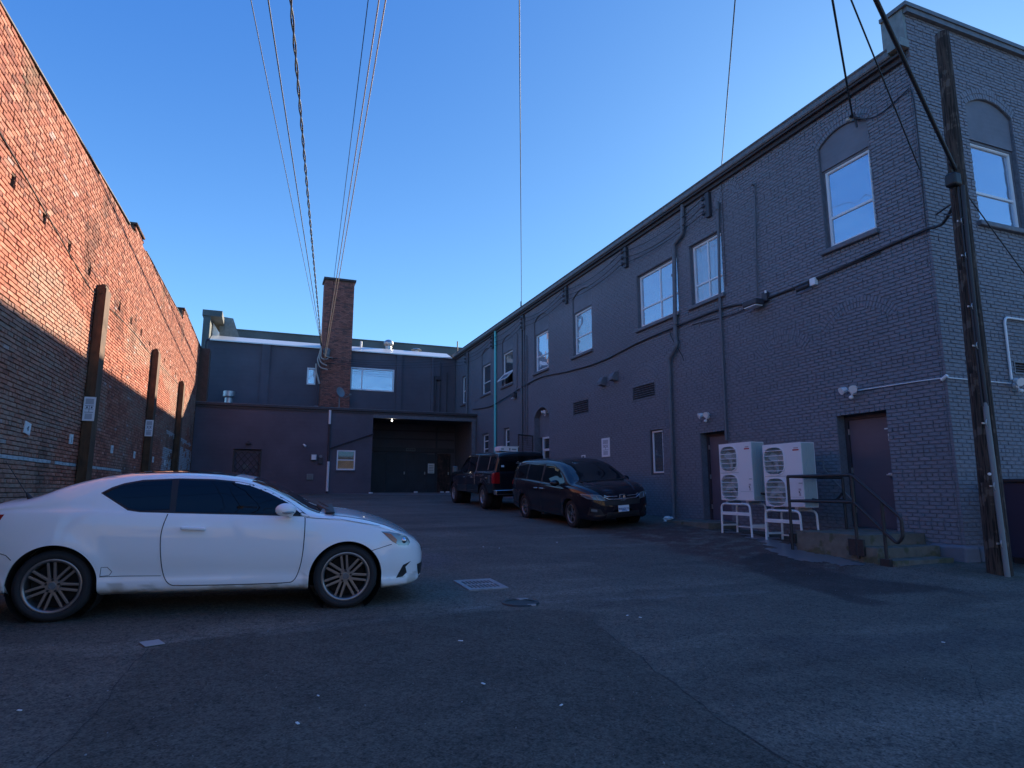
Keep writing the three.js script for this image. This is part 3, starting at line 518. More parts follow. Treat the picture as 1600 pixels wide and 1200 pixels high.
  mesh('conduit', [bent([[10.46, 8.55, -26.2], [10.46, 5.9, -26.25]], 0.02, 0.03), rod([10.45, 3.6, -25.3], [10.45, 9.0, -25.35], 0.028), rod([10.45, 3.4, -25.05], [10.45, 8.2, -25.08], 0.026)], M.trimPaint, longHouse);
  mesh('conduit', [bent([[10.46, 1.15, -8.9], [10.46, 1.9, -9.66], [10.46, 2.05, -9.66], [10.2, 2.10, -9.75], [9.85, 2.05, -9.9]], 0.012, 0.03)], M.pipeGrey, longHouse);
}

// ---------------------------------------------------------------- the red brick building on the sunny side
const LEFT = new Plane([-3.581, 0, 0], [0.01726, 0, -0.99985], [0.99985, 0, 0.01726]);   // u = distance into the alley
{
  const house = thing('brick_building', 'tall red brick building with a sunlit bare side wall behind the white coupe', 'building');
  const top = curve([[4, 7.45], [9, 7.53], [12, 7.6], [15.2, 7.7], [17.2, 7.76], [17.3, 7.97], [18.2, 7.97], [18.3, 7.8], [24.7, 7.8], [26.1, 7.82], [26.2, 8.2], [27.2, 8.22], [32.1, 8.05]]);
  const holes = []; for (let k = 0; k < 16; k++) { const u = 7.44 + 1.292 * k; holes.push({ u0: u - 0.075, u1: u + 0.075, v0: 5.585 - 0.002 * k, v1: 5.75 - 0.002 * k }); }
  const RC = (u, v) => {
    const k = rnd(), q = rr(0.95, 1.25); let c;
    if (k < 0.34) c = [0.40, 0.150, 0.095]; else if (k < 0.58) c = [0.34, 0.118, 0.075]; else if (k < 0.76) c = [0.44, 0.19, 0.13]; else if (k < 0.87) c = [0.27, 0.09, 0.062]; else if (k < 0.95) c = [0.47, 0.225, 0.16]; else c = [0.21, 0.085, 0.065];
    c = c.map((x) => x * q);
    const band = ss(5.75, 5.45, v + 0.5 * (fbm(u * 0.7, v * 2, 301, 3) - 0.5));                                   // below the old roof scar: dirtier, browner bricks
    c = [lerp(c[0], c[0] * 0.98 + 0.085, band), lerp(c[1], c[1] * 0.85 + 0.04, band), lerp(c[2], c[2] * 0.82 + 0.026, band)];
    const pale = band * ss(0.50, 0.66, fbm(u * 0.33, v * 0.9, 303, 5) + 0.10 * ss(16, 26, u)) * (0.35 + 0.65 * rnd()); c = [lerp(c[0], 0.45, pale * 0.7), lerp(c[1], 0.33, pale * 0.7), lerp(c[2], 0.25, pale * 0.7)];
    const dark = ss(0.60, 0.74, fbm(u * 0.8, v * 0.55, 307, 5)) * 0.45; c = c.map((x) => x * (1 - dark));
    const lichen = ss(0.55, 0.72, fbm(u * 1.3, v * 0.8, 311, 4)) * ss(1.1, 0.2, top(u) - v) * 0.6; c = [lerp(c[0], 0.13, lichen), lerp(c[1], 0.11, lichen), lerp(c[2], 0.07, lichen)];
    const w = [0.62, 0.64, 0.65];
    if (v > 1.925 && v < 1.995 && ((u < 14.42 && !(u > 13.02 && u < 13.14)) || (u > 15.05 && u < 18.2))) { const h = 0.82 + 0.18 * rnd(); c = w.map((x) => x * h); }   // stripe of white paint, one course high
    const patch = (u > 27.4 && u < 31.9 && v < 3.22 && v > 1.2) || (u > 24.2 && u < 26.3 && v < 2.95 && v > 1.9) || (u > 24.6 && u < 31.6 && v > 3.38 && v < 3.56);
    if (patch && fbm(u * 2, v * 3, 313, 4) > 0.40) { const h = 0.55 + 0.4 * rnd(); c = w.map((x, i) => lerp(c[i], x, h)); }
    if (fbm(u * 6, v * 9, 317, 2) > 0.86) c = c.map((x, i) => lerp(x, w[i], 0.35));
    return c;
  };
  const outer = [[4, 0]]; for (let u = 32.05; u >= 4; u -= 0.5) outer.push([u, top(u) - 0.03]); outer.push([4, top(4) - 0.03]); outer.splice(1, 0, [32.05, 0]);
  const core = LEFT.shape(outer, holes.map((o) => outline(o)), -0.45, -0.018);
  const wall = mesh('wall', core, M.mortarRed, house);
  // courses are set so that one falls on the painted stripe
  buildBricks([{ parent: wall, normal: LEFT.n, list: layBricks({ plane: LEFT, u0: 4, u1: 32.03, v0: 1.927 - 0.0675 * 28, v1: 8.3, openings: holes, colour: RC, top, jut: 0.006, joint: 0.012 }) }], M.brickRed, 300);
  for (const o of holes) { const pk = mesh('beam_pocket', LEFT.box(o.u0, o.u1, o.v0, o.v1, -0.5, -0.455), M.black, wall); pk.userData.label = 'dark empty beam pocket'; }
  const cap = []; for (let u = 4; u < 32; u += 0.7) { const a = top(u), b = top(u + 0.7); if (Math.abs(a - b) < 0.12) { const g = box(0, 0.71, -0.012, 0.012, -0.5, 0.02); g.rotateZ(Math.atan2(b - a, 0.7)); g.translate(u, a + 0.012, 0); cap.push(LEFT.g(g)); } }
  mesh('coping', cap, M.cornice, house);
  // raised brick piers on the parapet
  for (const [a, b, h] of [[17.25, 18.25, 7.98], [26.15, 27.3, 8.24]]) mesh('parapet_pier', [LEFT.box(a, b, 7.5, h, -0.62, -0.052), LEFT.box(a - 0.03, b + 0.03, h, h + 0.05, -0.65, 0.03)], M.mortarRed, house);
  mesh('rear_wall', [box(-22, -4.02, 0, 7.3, -31.9, -31.6), box(-22, -21.7, 0, 7.3, -31.6, -4.3), box(-22, -4.05, 0, 7.3, -4.3, -4.05)], M.mortarRed, house);
  mesh('roof', box(-22, -4.05, 7.3, 7.36, -31.9, -4.05), M.roofing, house);
  // return of the wall that shows past its far end
  mesh('end_pier', [box(-3.10, -2.62, 1.0, 8.0, -33.0, -32.16)], M.mortarRed, house);

  // steel posts bolted to the wall
  const posts = [[14.45, 'rust brown post on the brick wall nearest the white coupe, with a large sign', 5.52], [20.75, 'rust brown post on the brick wall, second along the alley', 5.50], [26.45, 'rust brown post on the brick wall farthest into the alley', 5.45]];
  for (const [u, label, h] of posts) {
    const d0 = gy(-3.3, -u), t = thing('wall_post', label, 'post', [0, 0, 0], 0, 'rust brown posts against the brick wall'), P = LEFT;
    mesh('column', [P.rbox(u, u + 0.36, d0 - 0.15, h, 0.012, 0.175, 0.012)], M.timber, t);
    mesh('flange', [P.box(u - 0.012, u + 0.372, d0 - 0.1, h - 0.02, 0.175, 0.187)], M.timber, t);
    mesh('cap_block', [P.rbox(u + 0.05, u + 0.30, h, h + 0.07, 0.02, 0.16, 0.02), P.rbox(u + 0.16, u + 0.26, h + 0.07, h + 0.12, 0.04, 0.12, 0.02)], M.timber, t);
    for (const v of [1.2, 2.6, 4.0, 5.2]) mesh('bolt', rod(P.a(u - 0.02, v + 0.2, 0.09), P.a(u, v + 0.2, 0.09), 0.02), M.timber, t);
  }
  // a short stub of pipe by the third post
  single('pipe_stub', [rod(LEFT.a(26.2, 1.0, 0.06), LEFT.a(26.2, 2.72, 0.06), 0.045)], M.timber, 'short rusty pipe beside the farthest post on the brick wall', 'pipe');
  // cable that sags along the wall
  single('wall_cable', tube([[8.2, 6.15], [9.45, 6.03], [11.5, 5.72], [14.0, 5.37], [16, 5.40], [18.3, 5.44], [20.7, 5.36], [23, 5.36], [26.3, 5.38]].map(([u, v]) => LEFT.p(u, v, 0.010)), 0.009, 6, 60), M.wire, 'thin dark cable sagging along the red brick wall', 'cable');
  // signs
  const letterTex = (ch, lean) => { const c = document.createElement('canvas'); c.width = c.height = 128; const x = c.getContext('2d'); x.fillStyle = '#e9e9e6'; x.fillRect(0, 0, 128, 128); x.fillStyle = '#1d1f26'; x.translate(64, 66); x.rotate(lean); x.font = 'bold 92px sans-serif'; x.textAlign = 'center'; x.textBaseline = 'middle'; x.fillText(ch, 0, 0); const t = new THREE.CanvasTexture(c); t.colorSpace = THREE.SRGBColorSpace; return t; };
  const flat = (P, u, v, w, h, d, rot = 0) => { const g = new THREE.PlaneGeometry(w, h); g.rotateZ(rot); g.translate(u, v, d); const q = P.g(g); q.userData.keepUV = true; return q; };
  const plates = [[11.65, '4', 0.2, 0.24, 0.18, 'bent white number plate beside the wall edge at the rear of the coupe'], [13.9, 'J', 0, 0.19, 0.18, 'white plate with a dark J left of the nearest rusty post'], [17.1, '1', 0, 0.19, 0.18, 'small white number plate just past the nearest rusty post'], [19.65, '8', 0, 0.19, 0.18, 'small white number plate before the second rusty post'], [22.5, '4', 0.2, 0.2, 0.18, 'small white number plate just past the second rusty post'], [24.8, '4', 0.2, 0.2, 0.18, 'small white number plate before the farthest rusty post']];
  for (const [u, ch, lean, w, h, label] of plates) {
    const t = thing('number_plate', label, 'sign', [0, 0, 0], 0, 'stall numbers on the brick wall'), rot = u < 12 ? -0.12 : rr(-0.04, 0.04), g = box(-w / 2, w / 2, -h / 2, h / 2, -0.01, 0.006); g.rotateZ(rot); g.translate(u, 2.42, 0.014);
    mesh('panel', LEFT.g(g), M.white, t); mesh('lettering', flat(LEFT, u, 2.42, w - 0.02, h - 0.02, 0.0215, rot), new THREE.MeshStandardMaterial({ map: letterTex(ch, lean), roughness: 0.5 }), t);
  }
  const noticeTex = (() => { const c = document.createElement('canvas'); c.width = 128; c.height = 256; const x = c.getContext('2d'); x.fillStyle = '#e4e6ea'; x.fillRect(0, 0, 128, 256); x.fillStyle = '#3a4458'; for (let i = 0; i < 7; i++) x.fillRect(16, 18 + i * 9, 96, 4); x.fillRect(14, 92, 100, 5); x.fillRect(62, 92, 5, 74); x.fillRect(14, 128, 100, 4); x.fillRect(14, 164, 100, 5); x.beginPath(); x.arc(38, 112, 10, 0, 7); x.arc(92, 112, 10, 0, 7); x.fill(); for (let i = 0; i < 6; i++) x.fillRect(22, 184 + i * 10, 84, 4); const t = new THREE.CanvasTexture(c); t.colorSpace = THREE.SRGBColorSpace; return t; })();
  const notice = new THREE.MeshStandardMaterial({ map: noticeTex, roughness: 0.45 });
  for (const [u, v, label] of [[14.44, 3.05, 'white notice sign fixed to the nearest rusty post'], [20.74, 3.24, 'white notice sign fixed to the second rusty post']]) {
    const t = thing('notice_sign', label, 'sign', [0, 0, 0], 0, 'notice signs on the posts'), p = LEFT.p(u - 0.02, v, 0.12);
    mesh('panel', box(p.x - 0.10, p.x + 0.10, v - 0.235, v + 0.235, p.z, p.z + 0.008), M.white, t);
    const g = new THREE.PlaneGeometry(0.185, 0.45); g.translate(p.x, v, p.z + 0.0105); mesh('print', g, notice, t);
  }
  {
    const t = thing('notice_sign', 'lilac white notice sign flat on the dark brick wall above the van', 'sign'), P = SIDE;
    mesh('panel', P.rbox(-18.68, -18.14, 2.56, 3.18, 0.006, 0.016, 0.004), M.white, t); mesh('print', flat(P, -18.41, 2.87, 0.46, 0.56, 0.0185), notice, t);
    const s = thing('notice_sign', 'small square white sign on the dark brick wall, left of the lilac notice', 'sign');
    mesh('panel', P.rbox(-20.14, -19.84, 2.50, 2.70, 0.006, 0.016, 0.004), M.white, s); mesh('print', P.box(-20.06, -19.92, 2.54, 2.66, 0.016, 0.018), M.gutter, s);
  }
}

// ---------------------------------------------------------------- the single-storey loading dock that closes the alley
const DOCK = new Plane([0, 0, -32.11], [1, 0, 0], [0, 0, 1]);
{
  const P = DOCK, d = thing('loading_dock', 'low flat-roofed plum coloured dock building with a dark open bay at the alley end', 'building');
  const win = { u0: 3.34, u1: 4.22, v0: 2.44, v1: 3.40 }, door = { u0: -1.30, u1: -0.10, v0: 1.0, v1: 3.36 };
  mesh('wall', P.shape([[-3.02, 0.9], [2.88, 0.9], [2.88, 5.36], [-3.02, 5.36]], [outline(door)], -0.25, 0), M.stuccoPlum, d);
  const w2 = mesh('wall', [P.shape([[2.88, 0.9], [5.03, 0.9], [5.03, 5.36], [2.88, 5.36]], [outline(win)], -0.25, 0.004)], M.stuccoBlue, d);
  mesh('lintel_beam', P.rbox(5.03, 10.48, 5.06, 5.34, -0.3, 0.02, 0.01), M.trimPaint, d);
  mesh('corner_post', [P.box(10.24, 10.46, 0.9, 5.06, -0.25, -0.02)], M.trimPaint, d);
  mesh('roof', [box(-3.0, 10.49, 5.36, 5.44, -36.28, -32.1)], M.roofing, d);
  mesh('gutter', [P.rbox(-3.05, 10.49, 5.345, 5.47, -0.02, 0.11, 0.02), P.box(-3.02, 10.45, 5.24, 5.34, 0.022, 0.045)], M.cornice, d);
  mesh('roof_edge', [P.box(-3.05, 10.49, 5.475, 5.495, -0.3, 0.06)], M.gutter, d);
  // the bay inside: floor, rear wall, doors
  const inner = new Plane([0, 0, -36.1], [1, 0, 0], [0, 0, 1]);
  mesh('bay_wall', [inner.box(4.9, 10.48, 0.9, 5.35, -0.15, 0), box(4.78, 5.02, 0.9, 5.35, -36.1, -32.37)], M.stuccoBlue, d);
  mesh('bay_beam', [inner.box(5.03, 10.4, 3.62, 3.86, 0.005, 0.10), inner.box(5.03, 10.4, 4.3, 4.4, 0.005, 0.05), inner.box(5.03, 10.4, 4.78, 4.86, 0.005, 0.05)], M.darkTrim, d);
  mesh('bay_ceiling', [box(5.03, 10.46, 5.20, 5.34, -36.05, -32.42)], M.darkTrim, d);
  mesh('bay_floor', [box(5.03, 10.46, 1.0, 1.335, -36.08, -32.0)], M.apron, d);
  const leaf = (a, b, mt) => { const g = mesh('bay_door', inner.box(a, b, 1.34, 3.55, 0.005, 0.05), mt, d); mesh('door_panel', [inner.rbox(a + 0.12, b - 0.12, 1.5, 2.4, 0.05, 0.062, 0.01), inner.rbox(a + 0.12, b - 0.12, 2.5, 3.42, 0.05, 0.062, 0.01)], mt, g); mesh('handle', inner.rbox(b - 0.16, b - 0.1, 2.35, 2.5, 0.062, 0.11, 0.01), M.galv, g); };
  leaf(6.45, 7.62, M.doorBlue); leaf(7.64, 8.80, M.doorBlue); leaf(9.42, 10.2, M.doorBrown);
  mesh('bay_panel', [inner.box(5.05, 6.42, 1.34, 3.5, 0.005, 0.03), inner.box(8.82, 9.3, 1.34, 3.5, 0.005, 0.03), inner.box(9.3, 9.38, 1.3, 5.1, 0.005, 0.09)], M.doorBlue, d);
  const bs = thing('notice_sign', 'white notice sign on the door inside the dark loading bay', 'sign'); mesh('panel', inner.rbox(8.86, 9.24, 2.42, 2.98, 0.03, 0.04, 0.004), M.white, bs); mesh('print', [0, 1, 2, 3, 4].map((i) => inner.box(8.91, 9.19, 2.48 + i * 0.09, 2.51 + i * 0.09, 0.04, 0.042)), M.pipeGrey, bs);
  const ls = thing('notice_sign', 'long dim sign on the beam inside the dark loading bay', 'sign'); mesh('panel', inner.box(7.55, 8.1, 3.66, 3.84, 0.102, 0.112), M.gutter, ls); mesh('print', [0, 1, 2, 3].map((i) => inner.box(7.6 + i * 0.12, 7.68 + i * 0.12, 3.71, 3.79, 0.112, 0.114)), M.cornice, ls);
  { const t = thing('bay_lamp', 'small round lamp glowing under the loading bay beam', 'lamp', [5.99, 5.06, -32.2]); const bulb = new THREE.Mesh(new THREE.SphereGeometry(0.038, 16, 12), new THREE.MeshStandardMaterial({ color: 0xffffff, emissive: col(1, 0.9, 0.75), emissiveIntensity: 4 })); bulb.name = 'bulb'; bulb.position.y = -0.1; t.add(bulb); mesh('holder', rod([0, -0.07, 0], [0, 0.02, 0], 0.03, 0.045), M.white, t); const L = new THREE.PointLight(col(1, 0.9, 0.75), 0.09, 0, 2); L.position.set(0, -0.1, 0.06); L.castShadow = true; t.add(L); }
  // window right of the downspout
  { const o = win, w = mesh('window', [P.box(o.u0, o.u1, o.v1 - 0.06, o.v1, -0.08, 0.02), P.box(o.u0, o.u1, o.v0, o.v0 + 0.07, -0.08, 0.02), P.box(o.u0, o.u0 + 0.06, o.v0 + 0.07, o.v1 - 0.06, -0.08, 0.02), P.box(o.u1 - 0.06, o.u1, o.v0 + 0.07, o.v1 - 0.06, -0.08, 0.02), P.box(o.u0 + 0.06, o.u1 - 0.06, 2.90, 2.95, -0.07, 0.01)], M.vinyl, d);
    mesh('pane', P.box(o.u0 + 0.06, o.u1 - 0.06, 2.95, o.v1 - 0.06, -0.05, -0.044), M.paneDim, w); mesh('pane', P.box(o.u0 + 0.06, o.u1 - 0.06, o.v0 + 0.07, 2.90, -0.04, -0.034), M.paneDim, w); mesh('sill', P.box(o.u0 - 0.04, o.u1 + 0.04, o.v0 - 0.06, o.v0 - 0.002, 0.0, 0.06), M.stuccoBlue, w); mesh('curtain', P.box(3.6, 4.0, 2.45, 2.9, -0.3, -0.28), M.inside, w); }
  mesh('inner_wall', [P.box(-3, 4.75, 0.9, 5.3, -2.2, -2.1)], M.inside, d);
  // barred door
  { const g = mesh('door', P.box(door.u0, door.u1, 1.0, 3.32, -0.20, -0.15), M.stuccoPlum, d), bars = [];
    for (let r = 0; r < 6; r++) for (let c = 0; c < 4; c++) for (const s of [1, -1]) { const u = -1.22 + c * 0.28, v = 1.2 + r * 0.34; bars.push(rod(P.a(u, s > 0 ? v : v + 0.34, 0.03 + 0.008 * s), P.a(u + 0.28, s > 0 ? v + 0.34 : v, 0.03 + 0.008 * s), 0.014, 0.014, 6)); }
    bars.push(P.box(-1.30, -1.24, 1.1, 3.28, 0.005, 0.06), P.box(-0.14, -0.08, 1.1, 3.28, 0.005, 0.06)); mesh('folding_grille', bars, M.iron, g);
    mesh('lock_plate', [P.box(-0.86, -0.62, 2.42, 2.66, -0.15, -0.13), P.box(-0.36, -0.24, 2.5, 2.56, -0.15, -0.12)], M.gutter, g); mesh('door_frame', [P.box(-1.42, -1.3, 0.95, 3.5, 0.003, 0.03), P.box(-0.1, 0.02, 0.95, 3.5, 0.003, 0.03), P.box(-1.3, -0.1, 3.36, 3.5, 0.003, 0.03)], M.stuccoPlum, g); }
  // downspout in two colours with a side branch
  const pipe = mesh('downspout', [P.g(bent([[2.92, 5.36, 0.07], [2.93, 4.6, 0.07], [2.95, 2.6, 0.07], [2.95, 1.32, 0.07]], 0.05, 0.05, 10)), P.g(bent([[2.96, 3.46, 0.07], [3.15, 3.54, 0.07], [5.06, 4.26, 0.07]], 0.035, 0.05, 8))], M.darkTrim, d);
  mesh('white_section', [rod(P.a(2.925, 4.66, 0.07), P.a(2.92, 5.34, 0.07), 0.06), rod(P.a(2.95, 1.42, 0.07), P.a(2.95, 2.84, 0.07), 0.062)], M.white, pipe);
  const meter = thing('electric_meter', 'pale square box on the plum dock wall left of the downspout', 'meter box'); mesh('panel', P.rbox(2.12, 2.40, 2.88, 3.18, 0, 0.14, 0.04, 3), M.pipeGrey, meter); mesh('lid', P.rbox(2.15, 2.37, 2.91, 3.15, 0.14, 0.155, 0.03), M.white, meter);
  const m2 = thing('electric_meter', 'small round glass meter on a dark box beside the dock downspout', 'meter box'); mesh('panel', P.rbox(2.47, 2.70, 2.72, 3.02, 0, 0.1, 0.015), M.darkTrim, m2); mesh('dial', rod(P.a(2.58, 3.08, 0.0), P.a(2.58, 3.08, 0.12), 0.07, 0.07, 14), M.pipeGrey, m2);
  const vb = thing('wall_hatch', 'small beige metal hatch low on the plum dock wall', 'hatch'); mesh('panel', P.rbox(1.98, 2.28, 1.96, 2.24, 0, 0.05, 0.01), M.pipeGrey, vb); for (let i = 0; i < 4; i++) mesh('slat', P.box(2.02, 2.24, 2.01 + i * 0.055, 2.03 + i * 0.055, 0.05, 0.06), M.gutter, vb);
  const sp = thing('wall_spotlight', 'small pale spotlight high on the plum dock wall', 'light'); mesh('head', [rod(P.a(1.76, 3.64, 0.06), P.a(1.86, 3.54, 0.14), 0.035, 0.055)], M.white, sp); mesh('bracket', rod(P.a(1.76, 3.64, 0), P.a(1.76, 3.64, 0.07), 0.03), M.pipeGrey, sp);
  const dl = thing('door_lamp', 'dark lamp above the barred door in the dock wall', 'light'); mesh('shade', [P.rbox(-0.80, -0.56, 3.58, 3.66, 0, 0.14, 0.02)], M.darkTrim, dl); mesh('bracket', P.box(-0.72, -0.64, 3.66, 3.74, 0, 0.06), M.darkTrim, dl);
  structure('apron', groundSheet([[2.6, -32.1], [10.2, -32.1], [9.2, -30.4], [5.2, -31.1], [2.8, -31.7]], 0.006, 0.15, 0.1, 31), M.apron);
  // on its roof
  const fl = thing('flue', 'shiny galvanised roof flue at the left of the dock roof', 'flue', [-1.83, 5.44, -35.4]); mesh('pipe', [rod([0, 0, 0], [0, 0.75, 0], 0.2, 0.2, 18), rod([0, 0.25, 0], [0, 0.29, 0], 0.215, 0.215, 18)], M.galv, fl); mesh('cap', [rod([0, 0.78, 0], [0, 1.05, 0], 0.29, 0.29, 20), rod([0, 0.7, 0], [0, 0.78, 0], 0.2, 0.28, 20)], M.galv, fl); mesh('collar', rod([0, 0, 0], [0, 0.06, 0], 0.3, 0.24, 18), M.gutter, fl);
  const dish = thing('satellite_dish', 'grey satellite dish on a short mast below the brick chimney', 'dish', [3.66, 5.44, -35.2]);
  mesh('mast', [rod([0, 0, 0], [0, 1.0, 0], 0.03), rod([0, 0.9, 0], [0, 1.15, 0.1], 0.025)], M.pipeGrey, dish);
  { const pts = []; for (let i = 0; i <= 10; i++) pts.push(new THREE.Vector2(0.30 * (i / 10), 0.07 * (i / 10) ** 2)); const g = new THREE.LatheGeometry(pts, 24); g.rotateX(Math.PI / 2); g.scale(0.85, 1, 1); mesh('reflector', xf(g, [0, 1.25, 0.12], 0.5, -0.35), M.pipeGrey, dish); mesh('feed_arm', [tube([[0.05, 1.0, 0.1], [0.35, 1.0, 0.3], [0.5, 1.12, 0.42]], 0.014, 6), rbox(0.46, 0.58, 1.09, 1.17, 0.38, 0.46, 0.02)], M.pipeGrey, dish); }
  single('roof_box', [rbox(2.36, 2.58, 5.44, 5.92, -35.4, -35.1, 0.02)], M.gutter, 'small pale box on the dock roof left of the chimney', 'box');
  for (let i = 0; i < 4; i++) single('roof_sleeper', [rbox(2.95 + i * 0.4 + (i > 1 ? 0.12 : 0), 3.25 + i * 0.4 + (i > 1 ? 0.12 : 0), 5.44, 5.66, -35.55, -35.2, 0.02)], M.cornice, ['dark block at the left end of the row under the chimney', 'second dark block from the left under the chimney', 'third dark block from the left under the chimney', 'dark block at the right end of the row under the chimney'][i], 'block', 'dark blocks on the dock roof');
}

// ---------------------------------------------------------------- the two-storey building behind it
const BACK = new Plane([0, 0, -36.3], [1, 0, 0], [0, 0, 1]);
{
  const P = BACK, b = thing('painted_building', 'two-storey dark blue rear building with a white roof edge behind the dock', 'building');
  const wl = { u0: 1.98, u1: 2.44, v0: 7.22, v1: 8.16 }, wr = { u0: 4.34, u1: 6.80, v0: 7.06, v1: 8.36 };
  mesh('wall', [P.shape([[-3.08, 1], [10.49, 1], [10.49, 9.36], [-3.08, 9.36]], [outline(wl), outline(wr)], -0.3, 0)], M.stuccoBack, b);
  for (const [a, c] of [[-0.40, 0.02], [6.92, 7.24], [9.0, 9.14]]) mesh('pilaster', P.box(a, c, 5.4, 9.30, 0.002, 0.09), M.stuccoBack, b);
  for (const [o, cols] of [[wl, []], [wr, [4.98]]]) {
    const t = 0.07, w = mesh('window', [P.box(o.u0, o.u1, o.v1 - t, o.v1, -0.1, 0.05), P.box(o.u0, o.u1, o.v0, o.v0 + t, -0.1, 0.05), P.box(o.u0, o.u0 + t, o.v0 + t, o.v1 - t, -0.1, 0.05), P.box(o.u1 - t, o.u1, o.v0 + t, o.v1 - t, -0.1, 0.05), ...cols.map((c) => P.box(c - 0.025, c + 0.025, o.v0 + t, o.v1 - t, -0.08, 0.03))], M.vinyl, b);
    const us = [o.u0 + t, ...cols.flatMap((c) => [c - 0.025, c + 0.025]), o.u1 - t]; for (let i = 0; i < us.length; i += 2) mesh('pane', P.box(us[i], us[i + 1], o.v0 + t, o.v1 - t, -0.05, -0.044), M.pane, w);
  }
  mesh('inner_wall', [box(-2.9, 10.4, 5.5, 9.2, -39.1, -39), box(-3.0, 10.4, 9.2, 9.25, -39, -36.6)], M.inside, b);
  // sloping white roof edge, split by the chimney
  for (const [a, c] of [[-3.0, 2.66], [4.34, 10.24]]) { const g = prism([[0, 0], [1.3, 0.50], [1.3, 0.44], [0.0, -0.06]], c - a, 0); g.rotateY(Math.PI / 2); g.translate(a, 9.33, -36.16); mesh('roof_edge', g, M.cream, b); }
  mesh('roof', [box(-3.0, 26, 9.72, 9.80, -42, -37.45)], M.roofing, b);
  mesh('rear_parapet', [box(-2.1, 14.5, 9.5, 11.30, -42.3, -42), box(-2.1, 14.5, 11.30, 11.36, -42.35, -41.95)], M.roofGrey, b);
  // raised end of the left parapet with its wing
  mesh('end_parapet', [box(-3.40, -3.06, 8.2, 10.75, -40, -36.36), box(-3.46, -2.5, 10.62, 10.94, -40.05, -36.3)], M.roofGrey, b);
  { const g = prism([[-2.72, 9.55], [-1.50, 9.55], [-2.06, 11.1], [-2.72, 11.16]], 0.25, 0); g.translate(0, 0, -38.6); mesh('wing_panel', g, M.flashing, b); const q = prism([[0, 0], [0.4, 0], [0.32, 0.5], [0, 1.0]], 0.08); q.translate(-3.0, 9.55, -37.6); mesh('wing_flashing', [q], M.cream, b); }
  // chimney laid in brick
  const ch = mesh('chimney', [box(2.69, 4.29, 5.3, 13.25, -37.0, -35.916)], M.mortarRed, b);
  const CP = new Plane([0, 0, -35.9], [1, 0, 0], [0, 0, 1]), CL = new Plane([2.674, 0, 0], [0, 0, 1], [-1, 0, 0]);
  const CC = () => { const k = rr(0.7, 1.15); return rnd() < 0.8 ? [0.40 * k, 0.16 * k, 0.122 * k] : [0.22 * k, 0.115 * k, 0.10 * k]; };
  for (const [pl, a, c] of [[CP, 2.68, 4.30], [CL, -36.98, -35.94]]) { const list = layBricks({ plane: pl, u0: a, u1: c, v0: 5.4, v1: 13.2, colour: CC, depth: 0.03, jut: 0.004 }), im = new THREE.InstancedMesh(unitBrick, M.brickRed, list.length); im.name = 'chimney_brickwork'; im.userData.kind = 'stuff'; im.castShadow = im.receiveShadow = true; list.forEach((q, i) => { im.setMatrixAt(i, q.m); im.setColorAt(i, col(...q.c)); }); ch.add(im); }
  mesh('chimney_cap', [box(2.60, 4.38, 13.25, 13.36, -37.1, -35.82)], M.cornice, ch);
  // things on the roof
  const tv = thing('roof_vent', 'shiny domed roof vent on the rear building right of the chimney', 'vent', [6.72, 9.78, -38.0]); mesh('neck', rod([0, 0, 0], [0, 0.38, 0], 0.2, 0.2, 16), M.galv, tv); { const g = new THREE.SphereGeometry(0.3, 18, 12); g.scale(1, 0.8, 1); g.translate(0, 0.52, 0); mesh('dome', g, M.galv, tv); }
  const v2 = thing('roof_vent', 'low flat roof vent right of the domed one', 'vent', [8.45, 9.78, -38.0]); mesh('neck', rod([0, 0, 0], [0, 0.25, 0], 0.14, 0.14, 14), M.galv, v2); mesh('cap', rod([0, 0.25, 0], [0, 0.33, 0], 0.34, 0.2, 16), M.galv, v2);
  single('vent_pipe', [rod([5.05, 9.78, -37.8], [5.05, 10.25, -37.8], 0.06)], M.white, 'thin white vent pipe on the roof right of the chimney', 'pipe');
  single('vent_pipe', [rod([10.3, 9.4, -35.3], [10.3, 10.15, -35.3], 0.035)], M.darkTrim, 'thin dark stub above the roof corner where the buildings meet', 'pipe');
  single('vent_pipe', [rod([10.7, 9.35, -26.3], [10.7, 10.1, -26.3], 0.03)], M.darkTrim, 'thin dark stub on the long roof below the straight wire', 'pipe');
  const bend = thing('gooseneck_pipe', 'dark gooseneck pipe on the gap between red and blue buildings', 'pipe'); mesh('pipe', tube([[-2.86, 7.95, -32.6], [-2.86, 8.35, -32.6], [-2.8, 8.52, -32.6], [-2.7, 8.5, -32.6]], 0.05, 8), M.darkTrim, bend);
  // service head where the overhead wires land
  const mast = thing('service_head', 'tangle of service cables and a dome fitting on the left edge of the chimney', 'service head');
  mesh('mast', [rod([2.58, 5.45, -35.72], [2.58, 8.55, -35.72], 0.04)], M.darkTrim, mast); mesh('conduit', bent([[2.40, 8.3, -35.66], [2.40, 7.9, -35.66], [2.62, 7.2, -35.66]], 0.05, 0.1), M.wireTan, mast);
  { const g = new THREE.SphereGeometry(0.19, 16, 10, 0, 7, 0, Math.PI / 2); g.translate(2.92, 9.05, -35.65); mesh('dome', [g, rod([2.92, 8.75, -35.65], [2.92, 9.05, -35.65], 0.15, 0.19)], M.gutter, mast); }
